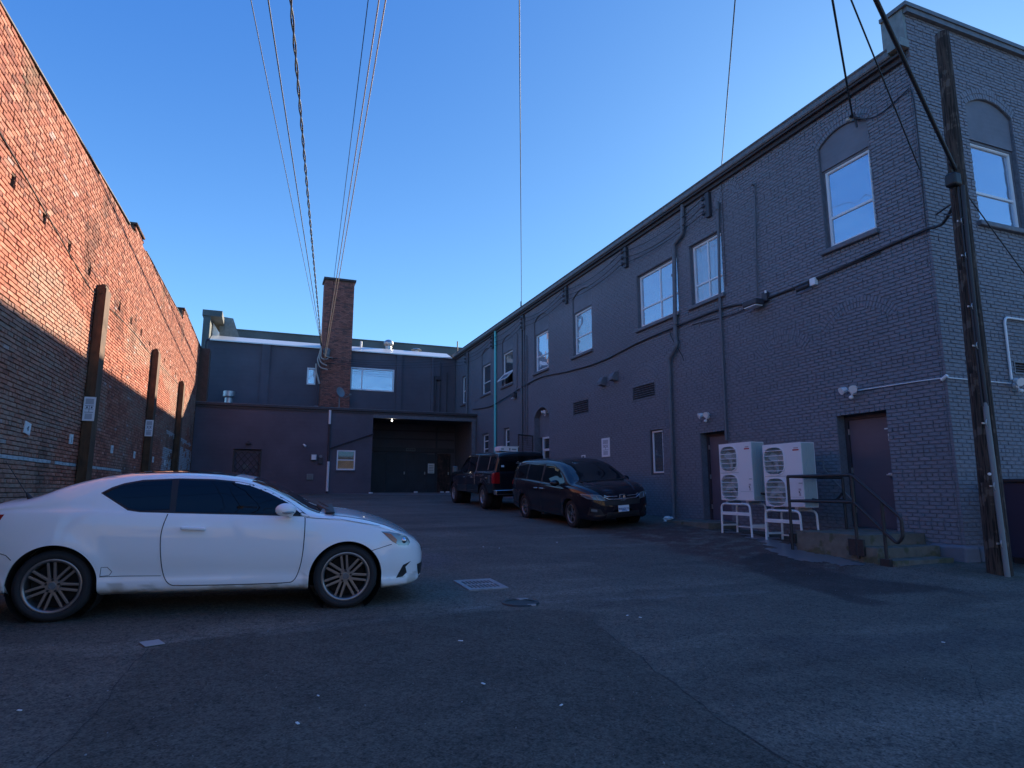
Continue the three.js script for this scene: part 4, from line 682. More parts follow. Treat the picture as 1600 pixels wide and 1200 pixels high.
  mesh('cables', [tube([[2.62, 9.3, -35.6], [2.52, 8.8, -35.55], [2.58, 8.45, -35.5], [2.72, 8.3, -35.5], [2.95, 8.22, -35.55]], 0.035, 6), tube([[2.62, 9.2, -35.6], [2.62, 8.65, -35.5], [2.85, 8.55, -35.5], [3.0, 8.62, -35.55]], 0.03, 6), tube([[2.55, 8.9, -35.6], [2.45, 8.5, -35.5], [2.6, 8.1, -35.5], [3.0, 8.0, -35.6]], 0.035, 6), tube([[2.75, 8.9, -35.6], [2.9, 8.72, -35.5], [3.25, 8.66, -35.6]], 0.025, 6)], M.wireTan, mast);
  mesh('insulators', [rod([3.05, 8.66, -35.7], [3.5, 8.66, -35.55], 0.03), rod([2.9, 8.38, -35.7], [3.35, 8.36, -35.55], 0.03)], M.black, mast);
}

// ---------------------------------------------------------------- vehicles: one skin from side, plan and section curves
class Skin {
  constructor(s) { this.s = s; this.L = s.length; for (const k of ['top', 'bottom', 'belt', 'plan']) this[k] = curve(s[k]); this.cache = new Map(); }
  section(x) {                                  // half section: list of [half width, height], sill to centre line
    const key = Math.round(x * 1e5); if (this.cache.has(key)) return this.cache.get(key);
    const { tumble = 0.44, rocker = 1, boxy = 0 } = this.s, W = this.plan(x), yt = this.top(x), yb = this.bottom(x), bl = clamp(this.belt(x), yb + 0.5 * (yt - yb), yt - 0.004), h = bl - yb;
    const y6 = bl + Math.min(0.03, 0.25 * (yt - bl)), yc = Math.max(bl + 0.5 * (yt - bl), yt - (this.s.crown ?? 0.075)), Wg = W * 0.925, Wc = Math.max(Wg - tumble * (yc - y6), W * 0.35);
    let p = [[W * 0.80, yb], [W * 0.955, yb + 0.06 * h], [W * 0.975, yb + 0.17 * h], [W * (rocker ? 0.958 : 0.985), yb + 0.25 * h], [W * 0.993, yb + 0.45 * h], [W, yb + 0.62 * h], [W * 0.992, yb + 0.84 * h], [W * 0.958, bl - 0.004], [Wg, y6],
      [lerp(Wg, Wc, 0.5) + 0.012, lerp(y6, yc, 0.5)], [Wc, yc], [Wc - Math.min(0.09, Wc * 0.2), lerp(yc, yt, 0.55)], [Wc * 0.55, lerp(yc, yt, 0.92)], [0, yt]];
    if (boxy) { p[4][0] = W; p[6][0] = W * 0.998; p[7][0] = W * 0.985; }
    for (let k = 0; k < 2; k++) { const q = [p[0]]; for (let i = 0; i + 1 < p.length; i++) { const a = p[i], b = p[i + 1]; q.push([lerp(a[0], b[0], 0.25), lerp(a[1], b[1], 0.25)], [lerp(a[0], b[0], 0.75), lerp(a[1], b[1], 0.75)]); } q.push(p[p.length - 1]); p = q; }
    for (const w of this.s.wheels) for (const q of p) { const d = Math.hypot(x - w[0], q[1] - w[1]) - w[2]; q[0] += 0.022 * Math.exp(-((d / 0.09) ** 2)) * Math.min(1, q[0] / 0.5) * (q[1] < bl + 0.05 ? 1 : 0); }
    this.cache.set(key, p); return p;
  }
  width(x, y) { const p = this.section(clamp(x, 0, this.L)); if (y <= p[0][1]) return p[0][0]; for (let i = 0; i + 1 < p.length; i++) if (y <= p[i + 1][1]) { const d = p[i + 1][1] - p[i][1]; return d < 1e-6 ? p[i][0] : lerp(p[i][0], p[i + 1][0], (y - p[i][1]) / d); } return 0; }
  over(x, z) { const p = this.section(x); z = Math.abs(z); for (let i = p.length - 1; i > 0; i--) if (z <= p[i - 1][0] && z >= p[i][0]) { const d = p[i - 1][0] - p[i][0]; return d < 1e-6 ? p[i][1] : lerp(p[i][1], p[i - 1][1], (z - p[i][0]) / d); } return p[0][1]; }
  nose(z, y) { let a = this.L * 0.6, b = this.L; z = Math.abs(z); if (this.width(b, y) > z && y < this.top(b) && y > this.bottom(b)) return b; for (let i = 0; i < 26; i++) { const m = (a + b) / 2; if (this.inside(m, y, z)) a = m; else b = m; } return a; }
  inside(x, y, z) { return y < this.top(x) && y > this.bottom(x) && this.width(x, y) > z; }
  archAt(x) { for (const w of this.s.wheels) { const d = Math.abs(x - w[0]); if (d < w[2]) return w[1] + Math.sqrt(w[2] * w[2] - d * d); } return -1; }
  body() {
    const st = []; const N = 150; for (let i = 0; i <= N; i++) { const t = i / N; st.push(this.L * (0.5 - 0.5 * Math.cos(Math.PI * t)) * 0.35 + this.L * t * 0.65); }
    for (const w of this.s.wheels) for (let a = -90; a <= 90; a += 5) st.push(w[0] + w[2] * Math.sin((a * Math.PI) / 180) * (Math.abs(a) === 90 ? 1.0005 : 1));
    st.sort((a, b) => a - b); const xs = st.filter((v, i) => !i || v - st[i - 1] > 1e-4), pos = [], idx = [], n = this.section(1).length;
    for (const x of xs) {
      const p = this.section(x), ya = this.archAt(x), half = [];
      for (const q of p) { if (ya > 0 && q[1] < ya) half.push([this.width(x, ya), ya]); else half.push(q); }
      for (let i = 0; i < n; i++) pos.push(x, half[i][1], half[i][0]);
      for (let i = n - 2; i >= 0; i--) pos.push(x, half[i][1], -half[i][0]);
    }
    const m = 2 * n - 1;
    for (let i = 0; i + 1 < xs.length; i++) for (let k = 0; k + 1 < m; k++) { const a = i * m + k, b = a + m; idx.push(a, b, a + 1, b, b + 1, a + 1); }
    for (const [row, flip] of [[0, 0], [xs.length - 1, 1]]) { const c = pos.length / 3; pos.push(xs[row], (this.top(xs[row]) + this.bottom(xs[row])) / 2, 0); for (let k = 0; k + 1 < m; k++) { const a = row * m + k; flip ? idx.push(a, c, a + 1) : idx.push(a, a + 1, c); } }
    const g = new THREE.BufferGeometry(); g.setAttribute('position', new THREE.Float32BufferAttribute(pos, 3)); g.setIndex(idx); g.computeVertexNormals(); return g;
  }
  patch(poly, map, cell = 0.04, flip = 1) {               // a piece of skin cut to an outline
    const xs = poly.map((p) => p[0]), ys = poly.map((p) => p[1]), x0 = Math.min(...xs), x1 = Math.max(...xs), y0 = Math.min(...ys), y1 = Math.max(...ys), pos = [], nor = [];
    const clip = (pts, ax, lim, keepLess) => { const out = []; for (let i = 0; i < pts.length; i++) { const a = pts[i], b = pts[(i + 1) % pts.length], ia = keepLess ? a[ax] <= lim : a[ax] >= lim, ib = keepLess ? b[ax] <= lim : b[ax] >= lim; if (ia) out.push(a); if (ia !== ib) { const t = (lim - a[ax]) / (b[ax] - a[ax]); out.push([lerp(a[0], b[0], t), lerp(a[1], b[1], t)]); } } return out; };
    const e = 0.004, N = (a, b) => { const p = map(a, b), u = map(a + e, b).sub(map(a - e, b)), v = map(a, b + e).sub(map(a, b - e)), n = u.cross(v).normalize().multiplyScalar(flip); return [p, n]; };
    const nx = Math.ceil((x1 - x0) / cell), ny = Math.ceil((y1 - y0) / cell);
    for (let i = 0; i < nx; i++) {
      let colm = clip(clip(poly, 0, x0 + i * cell, false), 0, x0 + (i + 1) * cell, true); if (colm.length < 3) continue;
      for (let j = 0; j < ny; j++) {
        const c = clip(clip(colm, 1, y0 + j * cell, false), 1, y0 + (j + 1) * cell, true); if (c.length < 3) continue;
        let t; try { t = THREE.ShapeUtils.triangulateShape(c.map((q) => new THREE.Vector2(...q)), []); } catch { continue; }
        for (const f of t) { let q = f.map((k) => N(c[k][0], c[k][1])); if (q[1][0].clone().sub(q[0][0]).cross(q[2][0].clone().sub(q[0][0])).dot(q[0][1]) < 0) q = [q[0], q[2], q[1]]; for (const [p, n] of q) { pos.push(p.x, p.y, p.z); nor.push(n.x, n.y, n.z); } }
      }
    }
    const g = new THREE.BufferGeometry(); g.setAttribute('position', new THREE.Float32BufferAttribute(pos, 3)); g.setAttribute('normal', new THREE.Float32BufferAttribute(nor, 3)); g.setAttribute('uv', new THREE.Float32BufferAttribute(new Float32Array(pos.length / 3 * 2), 2)); return g;
  }
  side(poly, sgn, off, cell) { return this.patch(poly, (x, y) => V(x, y, sgn * (this.width(x, y) + off)), cell, sgn); }
  front(poly, off, cell) { return this.patch(poly, (z, y) => V(this.nose(z, y) + off, y, z), cell, -1); }
  upper(poly, off, cell) { return this.patch(poly, (x, z) => V(x, this.over(x, z) + off, z), cell, -1); }
  line(pts, sgn, r = 0.004, off = 0, step = 0.03) { const out = []; for (let i = 0; i + 1 < pts.length; i++) { const n = Math.max(1, Math.ceil(Math.hypot(pts[i + 1][0] - pts[i][0], pts[i + 1][1] - pts[i][1]) / step)); for (let k = 0; k < n; k++) { const t = k / n, x = lerp(pts[i][0], pts[i + 1][0], t), y = lerp(pts[i][1], pts[i + 1][1], t); out.push(V(x, y, sgn * (this.width(x, y) + off))); } } const q = pts[pts.length - 1]; out.push(V(q[0], q[1], sgn * (this.width(q[0], q[1]) + off))); return sweep(out, r, 5); }
  frontLine(pts, r, off = 0) { const out = []; for (let i = 0; i + 1 < pts.length; i++) for (let k = 0; k < 6; k++) { const t = k / 6, z = lerp(pts[i][0], pts[i + 1][0], t), y = lerp(pts[i][1], pts[i + 1][1], t); out.push(V(this.nose(z, y) + off, y, z)); } const q = pts[pts.length - 1]; out.push(V(this.nose(q[0], q[1]) + off, q[1], q[0])); return sweep(out, r, 6); }
  lips(depth = 0.022, from = -0.001, lower = false) { const out = []; for (const w of this.s.wheels) for (const sg of [1, -1]) { const pos = [], idx = []; const n = 40; for (let i = 0; i <= n; i++) { const a = Math.PI * (i / n), x = w[0] - w[2] * Math.cos(a), y = Math.max(w[1] + w[2] * Math.sin(a), this.bottom(x)), z = this.width(x, y); pos.push(x, y, sg * (z - from), x, y, sg * (z - depth)); } if (lower) { for (const q of [0, n]) { const x = pos[q * 6], k = pos.length / 3, yb = this.bottom(x) + 0.01, z = this.width(x, w[1]); pos.push(x, w[1], sg * (z - from), x, w[1], sg * (z - depth), x, yb, sg * (this.width(x, yb + 0.05) - from - 0.01), x, yb, sg * (z - depth)); idx.push(k, k + 1, k + 2, k + 1, k + 3, k + 2); } } for (let i = 0; i < n; i++) { const a = 2 * i; idx.push(a, a + 1, a + 2, a + 1, a + 3, a + 2); } const g = new THREE.BufferGeometry(); g.setAttribute('position', new THREE.Float32BufferAttribute(pos, 3)); g.setIndex(idx); g.computeVertexNormals(); out.push(g); } return out; }
  liners() {
    const out = this.lips(0.3, 0.02, true);
    for (const w of this.s.wheels) for (const sg of [1, -1]) {
      const ze = Math.min(...[-1, -0.7, 0, 0.7, 1].map((k) => this.width(w[0] + k * w[2], w[1] + w[2] * Math.sqrt(1 - k * k)))) - 0.05, R = w[2] + 0.012;
      const g = new THREE.CylinderGeometry(R, R, 0.34, 28, 1, true, -Math.PI / 2, Math.PI); g.rotateX(Math.PI / 2); g.translate(w[0], w[1], sg * (ze - 0.17)); out.push(g);
      const bk = new THREE.CircleGeometry(R, 28, 0, Math.PI); bk.translate(w[0], w[1], sg * (ze - 0.34)); out.push(bk);
    }
    out.push(box(0.3, this.L - 0.35, this.s.floor, this.s.floor + 0.12, -this.plan(this.L / 2) * 0.62, this.plan(this.L / 2) * 0.62)); return out;
  }
}
const CM = {
  whitePaint: phys([0.90, 0.905, 0.90], 0.4, { specularIntensity: 0.3, clearcoat: 1, clearcoatRoughness: 0.04 }),
  navy: phys([0.008, 0.009, 0.014], 0.4, { specularIntensity: 0.15, clearcoat: 1, clearcoatRoughness: 0.05 }),
  plumPaint: phys([0.012, 0.010, 0.016], 0.4, { specularIntensity: 0.15, clearcoat: 1, clearcoatRoughness: 0.04 }),
  tint: phys([0.004, 0.005, 0.007], 0.015, { ior: 1.46 }),
  wind: phys([0.012, 0.016, 0.02], 0.015, { ior: 1.65 }),
  gap: std([0.03, 0.032, 0.036], 0.7), trim: phys([0.010, 0.010, 0.011], 0.45),
  plastic: std([0.02, 0.02, 0.022], 0.6), under: std([0.012, 0.012, 0.013], 0.9),
  chrome: std([0.78, 0.79, 0.8], 0.14, { metalness: 1 }), alloyDark: std([0.30, 0.29, 0.29], 0.36, { metalness: 0.85 }), alloy: std([0.52, 0.51, 0.5], 0.32, { metalness: 0.85 }),
  lampGlass: phys([0.26, 0.30, 0.30], 0.12, { clearcoat: 1, metalness: 0.3 }), lampDark: phys([0.10, 0.11, 0.12], 0.1, { clearcoat: 1 }), amber: phys([0.42, 0.10, 0.015], 0.15, { clearcoat: 1 }), red: phys([0.32, 0.008, 0.012], 0.12, { clearcoat: 1 }),
};
const tyreGeo = (r, w, rim) => { const h = w / 2, p = [[rim, -h * 0.82], [rim + 0.012, -h * 0.95], [(rim + r) / 2, -h], [r - 0.03, -h * 0.93], [r - 0.006, -h * 0.8], [r, -h * 0.55], [r, h * 0.55], [r - 0.006, h * 0.8], [r - 0.03, h * 0.93], [(rim + r) / 2, h], [rim + 0.012, h * 0.95], [rim, h * 0.82]].map((q) => new THREE.Vector2(...q)); const g = new THREE.LatheGeometry(p, 48); g.rotateX(Math.PI / 2); return g; };
function wheel(parent, x, y, z, { r, w, rim, spokes, twin, mat, sgn = 1 }) {
  const wg = new THREE.Group(); wg.name = 'wheel'; wg.position.set(x, y, z); if (sgn < 0) wg.rotation.y = Math.PI; parent.add(wg);
  mesh('tyre', [tyreGeo(r, w, rim), ...[-0.35, 0, 0.35].map((k) => new THREE.TorusGeometry(r - 0.001, 0.004, 5, 48).translate(0, 0, k * w / 2))], M.rubber, wg);
  const lip = new THREE.LatheGeometry([[rim + 0.004, w * 0.42], [rim - 0.006, w * 0.45], [rim - 0.022, w * 0.43], [rim - 0.030, w * 0.36], [rim - 0.045, -w * 0.35]].map((q) => new THREE.Vector2(...q)), 48); lip.rotateX(Math.PI / 2);
  const gs = [lip], n = spokes, f = w * 0.37, bar = (a, off, wid) => { const s = prism([[-wid / 2, 0.045], [wid / 2, 0.045], [wid * 0.42, rim - 0.02], [-wid * 0.42, rim - 0.02]], 0.022, 0.004); s.translate(off, 0, f - 0.028); const p = s.attributes.position; for (let i = 0; i < p.count; i++) p.setZ(i, p.getZ(i) - 0.02 * Math.sin(Math.PI * clamp(p.getY(i) / rim, 0, 1))); s.computeVertexNormals(); s.rotateZ(a); return s; };
  for (let k = 0; k < n; k++) { const a = (k / n) * 2 * Math.PI + 0.12; if (twin) { gs.push(bar(a - 0.035, 0.021, 0.019), bar(a + 0.035, -0.021, 0.019)); } else gs.push(bar(a, 0, 0.075)); }
  const hub = new THREE.CylinderGeometry(0.062, 0.07, 0.03, 24); hub.rotateX(Math.PI / 2); hub.translate(0, 0, f - 0.02); gs.push(hub);
  mesh('rim', gs, mat, wg);
  const nuts = []; for (let k = 0; k < 5; k++) { const a = (k / 5) * 2 * Math.PI + 0.3; nuts.push(rod([0.055 * Math.cos(a), 0.055 * Math.sin(a), f - 0.01], [0.055 * Math.cos(a), 0.055 * Math.sin(a), f + 0.004], 0.011, 0.011, 8)); }
  mesh('wheel_nuts', nuts, CM.plastic, wg); mesh('hub_cap', rod([0, 0, f - 0.01], [0, 0, f + 0.004], 0.034, 0.032, 20), CM.chrome, wg);
  const disc = new THREE.CylinderGeometry(rim - 0.05, rim - 0.05, 0.02, 32); disc.rotateX(Math.PI / 2); disc.translate(0, 0, -w * 0.05); mesh('brake_disc', [disc], CM.under, wg);
  return wg;
}
function setOnGround(o, spec, x, z, heading, track, size = 1) {       // stands the vehicle on its four tyres; (x, z) = the point under its rear centre
  const u = V(Math.cos(heading), 0, -Math.sin(heading)), n = V(Math.sin(heading), 0, Math.cos(heading)), P = (s, w) => { const px = x + u.x * s + n.x * w, pz = z + u.z * s + n.z * w; return V(px, gy(px, pz), pz); };
  const [r, f] = [spec.wheels[0][0] * size, spec.wheels[1][0] * size]; o.scale.setScalar(size); const a = P(r, track), b = P(f, track), c = P(r, -track), d = P(f, -track);
  const X = b.clone().add(d).sub(a).sub(c).normalize(), Z0 = a.clone().add(b).sub(c).sub(d).normalize(), Y = Z0.clone().cross(X).normalize(), Z = X.clone().cross(Y);
  const mid = a.clone().add(b).add(c).add(d).multiplyScalar(0.25); mid.addScaledVector(X, -(r + f) / 2);
  o.quaternion.setFromRotationMatrix(new THREE.Matrix4().makeBasis(X, Y, Z)); o.position.copy(mid); o.position.y += 0.004;
}
{ // white coupe
  const spec = { length: 4.42, floor: 0.2, tumble: 0.46, crown: 0.058,
    top: [[0, 0.78], [0.05, 0.97], [0.12, 1.08], [0.25, 1.125], [0.40, 1.15], [0.50, 1.175], [0.79, 1.295], [1.07, 1.37], [1.39, 1.408], [1.78, 1.418], [2.10, 1.406], [2.42, 1.362], [2.62, 1.292], [2.86, 1.175], [3.14, 1.02], [3.26, 0.985], [3.42, 0.972], [3.62, 0.942], [3.87, 0.875], [4.09, 0.79], [4.24, 0.71], [4.35, 0.62], [4.42, 0.50]],
    bottom: [[0, 0.46], [0.06, 0.34], [0.36, 0.24], [1.2, 0.215], [3.12, 0.19], [3.9, 0.165], [4.22, 0.175], [4.35, 0.22], [4.42, 0.40]],
    belt: [[0, 0.76], [0.1, 0.96], [0.5, 1.02], [1.0, 1.025], [1.4, 1.005], [1.8, 0.985], [2.5, 0.955], [3.05, 0.925], [3.4, 0.895], [3.8, 0.825], [4.1, 0.735], [4.3, 0.62], [4.42, 0.47]],
    plan: [[0, 0.58], [0.05, 0.72], [0.18, 0.815], [0.45, 0.868], [0.9, 0.893], [2.2, 0.893], [3.4, 0.885], [3.75, 0.865], [3.98, 0.825], [4.14, 0.755], [4.27, 0.64], [4.36, 0.47], [4.42, 0.2]],
    wheels: [[0.79, 0.335, 0.385], [3.50, 0.325, 0.38]] };
  const k = new Skin(spec), car = thing('parked_coupe', 'white two-door coupe with dark tinted windows parked across the alley', 'car', [0, 0, 0], 0, 'parked vehicles');
  const shell = k.body(), sp = shell.attributes.position, sc = new Float32Array(sp.count * 3), dirty = CM.whitePaint.clone(); dirty.vertexColors = true;
  for (let i = 0; i < sp.count; i++) { // speckled road grime thrown up along the sills and behind the wheels
    const x = sp.getX(i), y = sp.getY(i), z = sp.getZ(i), wake = Math.exp(-(((x - 2.98) / 0.16) ** 2)) + Math.exp(-(((x - 0.25) / 0.2) ** 2)), reach = 0.20 + 0.13 * wake + 0.12 * fbm(x * 3, z + 4, 501, 3), g = (y < reach + 0.06 ? 1 : 0) * ss(0.38, 0.62, fbm(x * 9, y * 14 + z, 503, 4)) * 0.55;
    sc.set([lerp(1, 0.42, g), lerp(1, 0.38, g), lerp(1, 0.30, g)], 3 * i);
  }
  shell.setAttribute('color', new THREE.BufferAttribute(sc, 3));
  const body = mesh('body', shell, dirty, car);
  mesh('arch_lip', k.lips(), CM.whitePaint, body); mesh('wheel_well', k.liners(), CM.under, body);
  const quarter = [[1.13, 1.205], [1.20, 1.245], [1.29, 1.284], [1.45, 1.317], [1.72, 1.333], [1.742, 1.045], [1.48, 1.035], [1.38, 1.055]];
  const glassDoor = [[1.80, 1.022], [1.785, 1.334], [2.12, 1.329], [2.35, 1.305], [2.50, 1.272], [2.67, 1.206], [2.87, 1.105], [3.02, 0.985]];
  const rimOut = [[1.105, 1.205], [1.19, 1.26], [1.29, 1.300], [1.45, 1.334], [1.78, 1.351], [2.12, 1.346], [2.36, 1.322], [2.52, 1.289], [2.69, 1.222], [2.89, 1.112], [3.10, 0.962], [2.5, 0.985], [1.8, 1.008], [1.48, 1.02], [1.37, 1.038]];
  const doorPoly = [[1.735, 1.0], [1.70, 0.86], [1.695, 0.74], [1.72, 0.50], [1.75, 0.38], [1.80, 0.315], [1.86, 0.298], [2.92, 0.285], [2.98, 0.31], [3.02, 0.40], [3.05, 0.56], [3.058, 0.80], [3.055, 0.94], [2.5, 0.972]];
  for (const sg of [1, -1]) {
    mesh('window_trim', k.side(rimOut, sg, 0.0015), CM.trim, body);
    mesh('quarter_window', k.side(quarter, sg, 0.005), CM.tint, body);
    const dr = mesh('door', k.side(doorPoly, sg, 0.0025), CM.whitePaint, car);
    let gapLine = [...doorPoly.slice(0, 13), [3.05, 0.955]]; for (let q = 0; q < 2; q++) { const o = [gapLine[0]]; for (let i = 0; i + 1 < gapLine.length; i++) { const a = gapLine[i], b = gapLine[i + 1]; o.push([lerp(a[0], b[0], 0.25), lerp(a[1], b[1], 0.25)], [lerp(a[0], b[0], 0.75), lerp(a[1], b[1], 0.75)]); } o.push(gapLine[gapLine.length - 1]); gapLine = o; }
    mesh('door_gap', k.line(gapLine, sg, 0.0055, 0), CM.gap, dr);
    mesh('door_window', k.side(glassDoor, sg, 0.005), CM.tint, dr);
    const hz = sg * (k.width(1.9, 0.87) + 0.03), h = rbox(1.775, 2.005, 0.842, 0.878, -0.016, 0.016, 0.014, 3); h.rotateZ(-0.06); h.translate(0.05, 0.115, hz); 
    mesh('handle', [h, k.side([[1.80, 0.875], [1.84, 0.915], [1.92, 0.92], [1.99, 0.88], [1.95, 0.83], [1.85, 0.835]], sg, 0.0035)], CM.whitePaint, dr);
    const mir = new THREE.SphereGeometry(1, 22, 14); mir.scale(0.105, 0.068, 0.085); mir.translate(2.86, 1.045, sg * 0.955); mesh('mirror', [mir, rod([2.90, 0.99, sg * 0.83], [2.88, 1.01, sg * 0.93], 0.035, 0.03)], CM.whitePaint, dr); const mi = new THREE.SphereGeometry(1, 14, 10); mi.scale(0.07, 0.018, 0.05); mi.translate(2.88, 1.022, sg * 0.998); mesh('mirror_lamp', mi, CM.lampGlass, dr);
    const hl = mesh('headlight', k.side([[3.86, 0.795], [3.95, 0.79], [4.06, 0.762], [4.16, 0.725], [4.20, 0.66], [4.175, 0.628], [4.06, 0.64], [3.97, 0.695]], sg, 0.004, 0.025), CM.lampGlass, car);
    mesh('turn_lamp', k.side([[3.88, 0.785], [3.97, 0.765], [4.04, 0.70], [4.03, 0.66], [3.97, 0.70]], sg, 0.0065, 0.025), CM.amber, hl);
    const pl = new THREE.SphereGeometry(0.035, 14, 10); pl.translate(4.12, 0.685, sg * (k.width(4.12, 0.685) - 0.005)); mesh('projector', pl, CM.chrome, hl);
    mesh('tail_light', k.side([[0.02, 0.95], [0.10, 0.99], [0.335, 1.005], [0.305, 0.94], [0.22, 0.88], [0.02, 0.84]], sg, 0.004, 0.025), CM.red, car);
    mesh('bumper_duct', [k.side([[4.045, 0.285], [4.12, 0.42], [4.215, 0.452], [4.15, 0.395], [4.17, 0.33], [4.12, 0.29]], sg, 0.003, 0.025)], CM.plastic, body);
    mesh('panel_gap', [k.line([[3.76, 0.60], [3.86, 0.625], [3.98, 0.655]], sg, 0.0035), k.line([[0.0, 0.66], [0.30, 0.66], [0.40, 0.63], [0.45, 0.585]], sg, 0.0035), k.line([[3.06, 0.955], [3.14, 0.945], [3.42, 0.93], [3.85, 0.85]], sg, 0.003), k.line([[1.19, 0.41], [1.42, 0.408], [1.72, 0.40]], sg, 0.003), k.line([[1.195, 0.415], [1.20, 0.50], [1.25, 0.50], [1.29, 0.455], [1.27, 0.42], [1.195, 0.415]], sg, 0.0028)], CM.gap, body);
  }
  mesh('windscreen', k.upper([[2.48, -0.56], [2.48, 0.56], [2.9, 0.62], [3.20, 0.66], [3.24, 0], [3.20, -0.66], [2.9, -0.62]], 0.004, 0.06), CM.wind, body);
  mesh('rear_window', k.upper([[0.50, -0.50], [0.50, 0.50], [1.02, 0.50], [1.02, -0.50]], 0.004, 0.06), CM.tint, body);
  mesh('roof_glass', k.upper([[1.30, -0.46], [1.30, 0.46], [2.30, 0.44], [2.30, -0.44]], 0.008, 0.06), CM.tint, body);
  mesh('wiper', [tube([[3.30, 1.0, 0.5], [3.22, 1.02, 0.2], [3.17, 1.03, -0.1]], 0.01, 6), tube([[3.30, 1.0, -0.1], [3.24, 1.02, -0.35], [3.19, 1.03, -0.6]], 0.01, 6), rbox(3.26, 3.36, 0.975, 1.0, -0.62, 0.66, 0.01)], CM.plastic, body);
  mesh('hood_gap', [...[1, -1].map((sg) => { const pts = []; for (let i = 0; i <= 16; i++) { const x = 3.34 + i * 0.048, z = sg * (0.70 - 0.10 * (i / 16) ** 2); pts.push(V(x, k.over(x, z), z)); } return sweep(pts, 0.004, 5); })], CM.gap, body);
  mesh('grille', [k.front([[-0.52, 0.24], [0.52, 0.24], [0.60, 0.40], [-0.60, 0.40]], 0.003, 0.05), k.front([[-0.42, 0.52], [0.42, 0.52], [0.48, 0.60], [-0.48, 0.60]], 0.003, 0.05)], CM.plastic, body);
  const az = 0.62, ay = k.over(0.46, az); mesh('antenna', [rod([0.46, ay - 0.005, az], [0.42, ay + 0.06, az], 0.026, 0.008), rod([0.42, ay + 0.05, az], [0.22, ay + 0.36, az], 0.0045, 0.0025, 6)], CM.plastic, car);
  for (const [s, w] of [[0.79, 0], [3.50, 1]]) for (const sg of [1, -1]) wheel(car, s, 0.332, sg * 0.755, { r: 0.332, w: 0.225, rim: 0.252, spokes: 7, twin: true, mat: CM.alloyDark, sgn: sg });
  const n = [-0.07915, 0.99686], u = [0.99686, 0.07915];
  setOnGround(car, spec, -1.795 - u[0] * 0.80 - n[0] * 0.87, -7.423 - u[1] * 0.80 - n[1] * 0.87, -0.0792, 0.76);
}
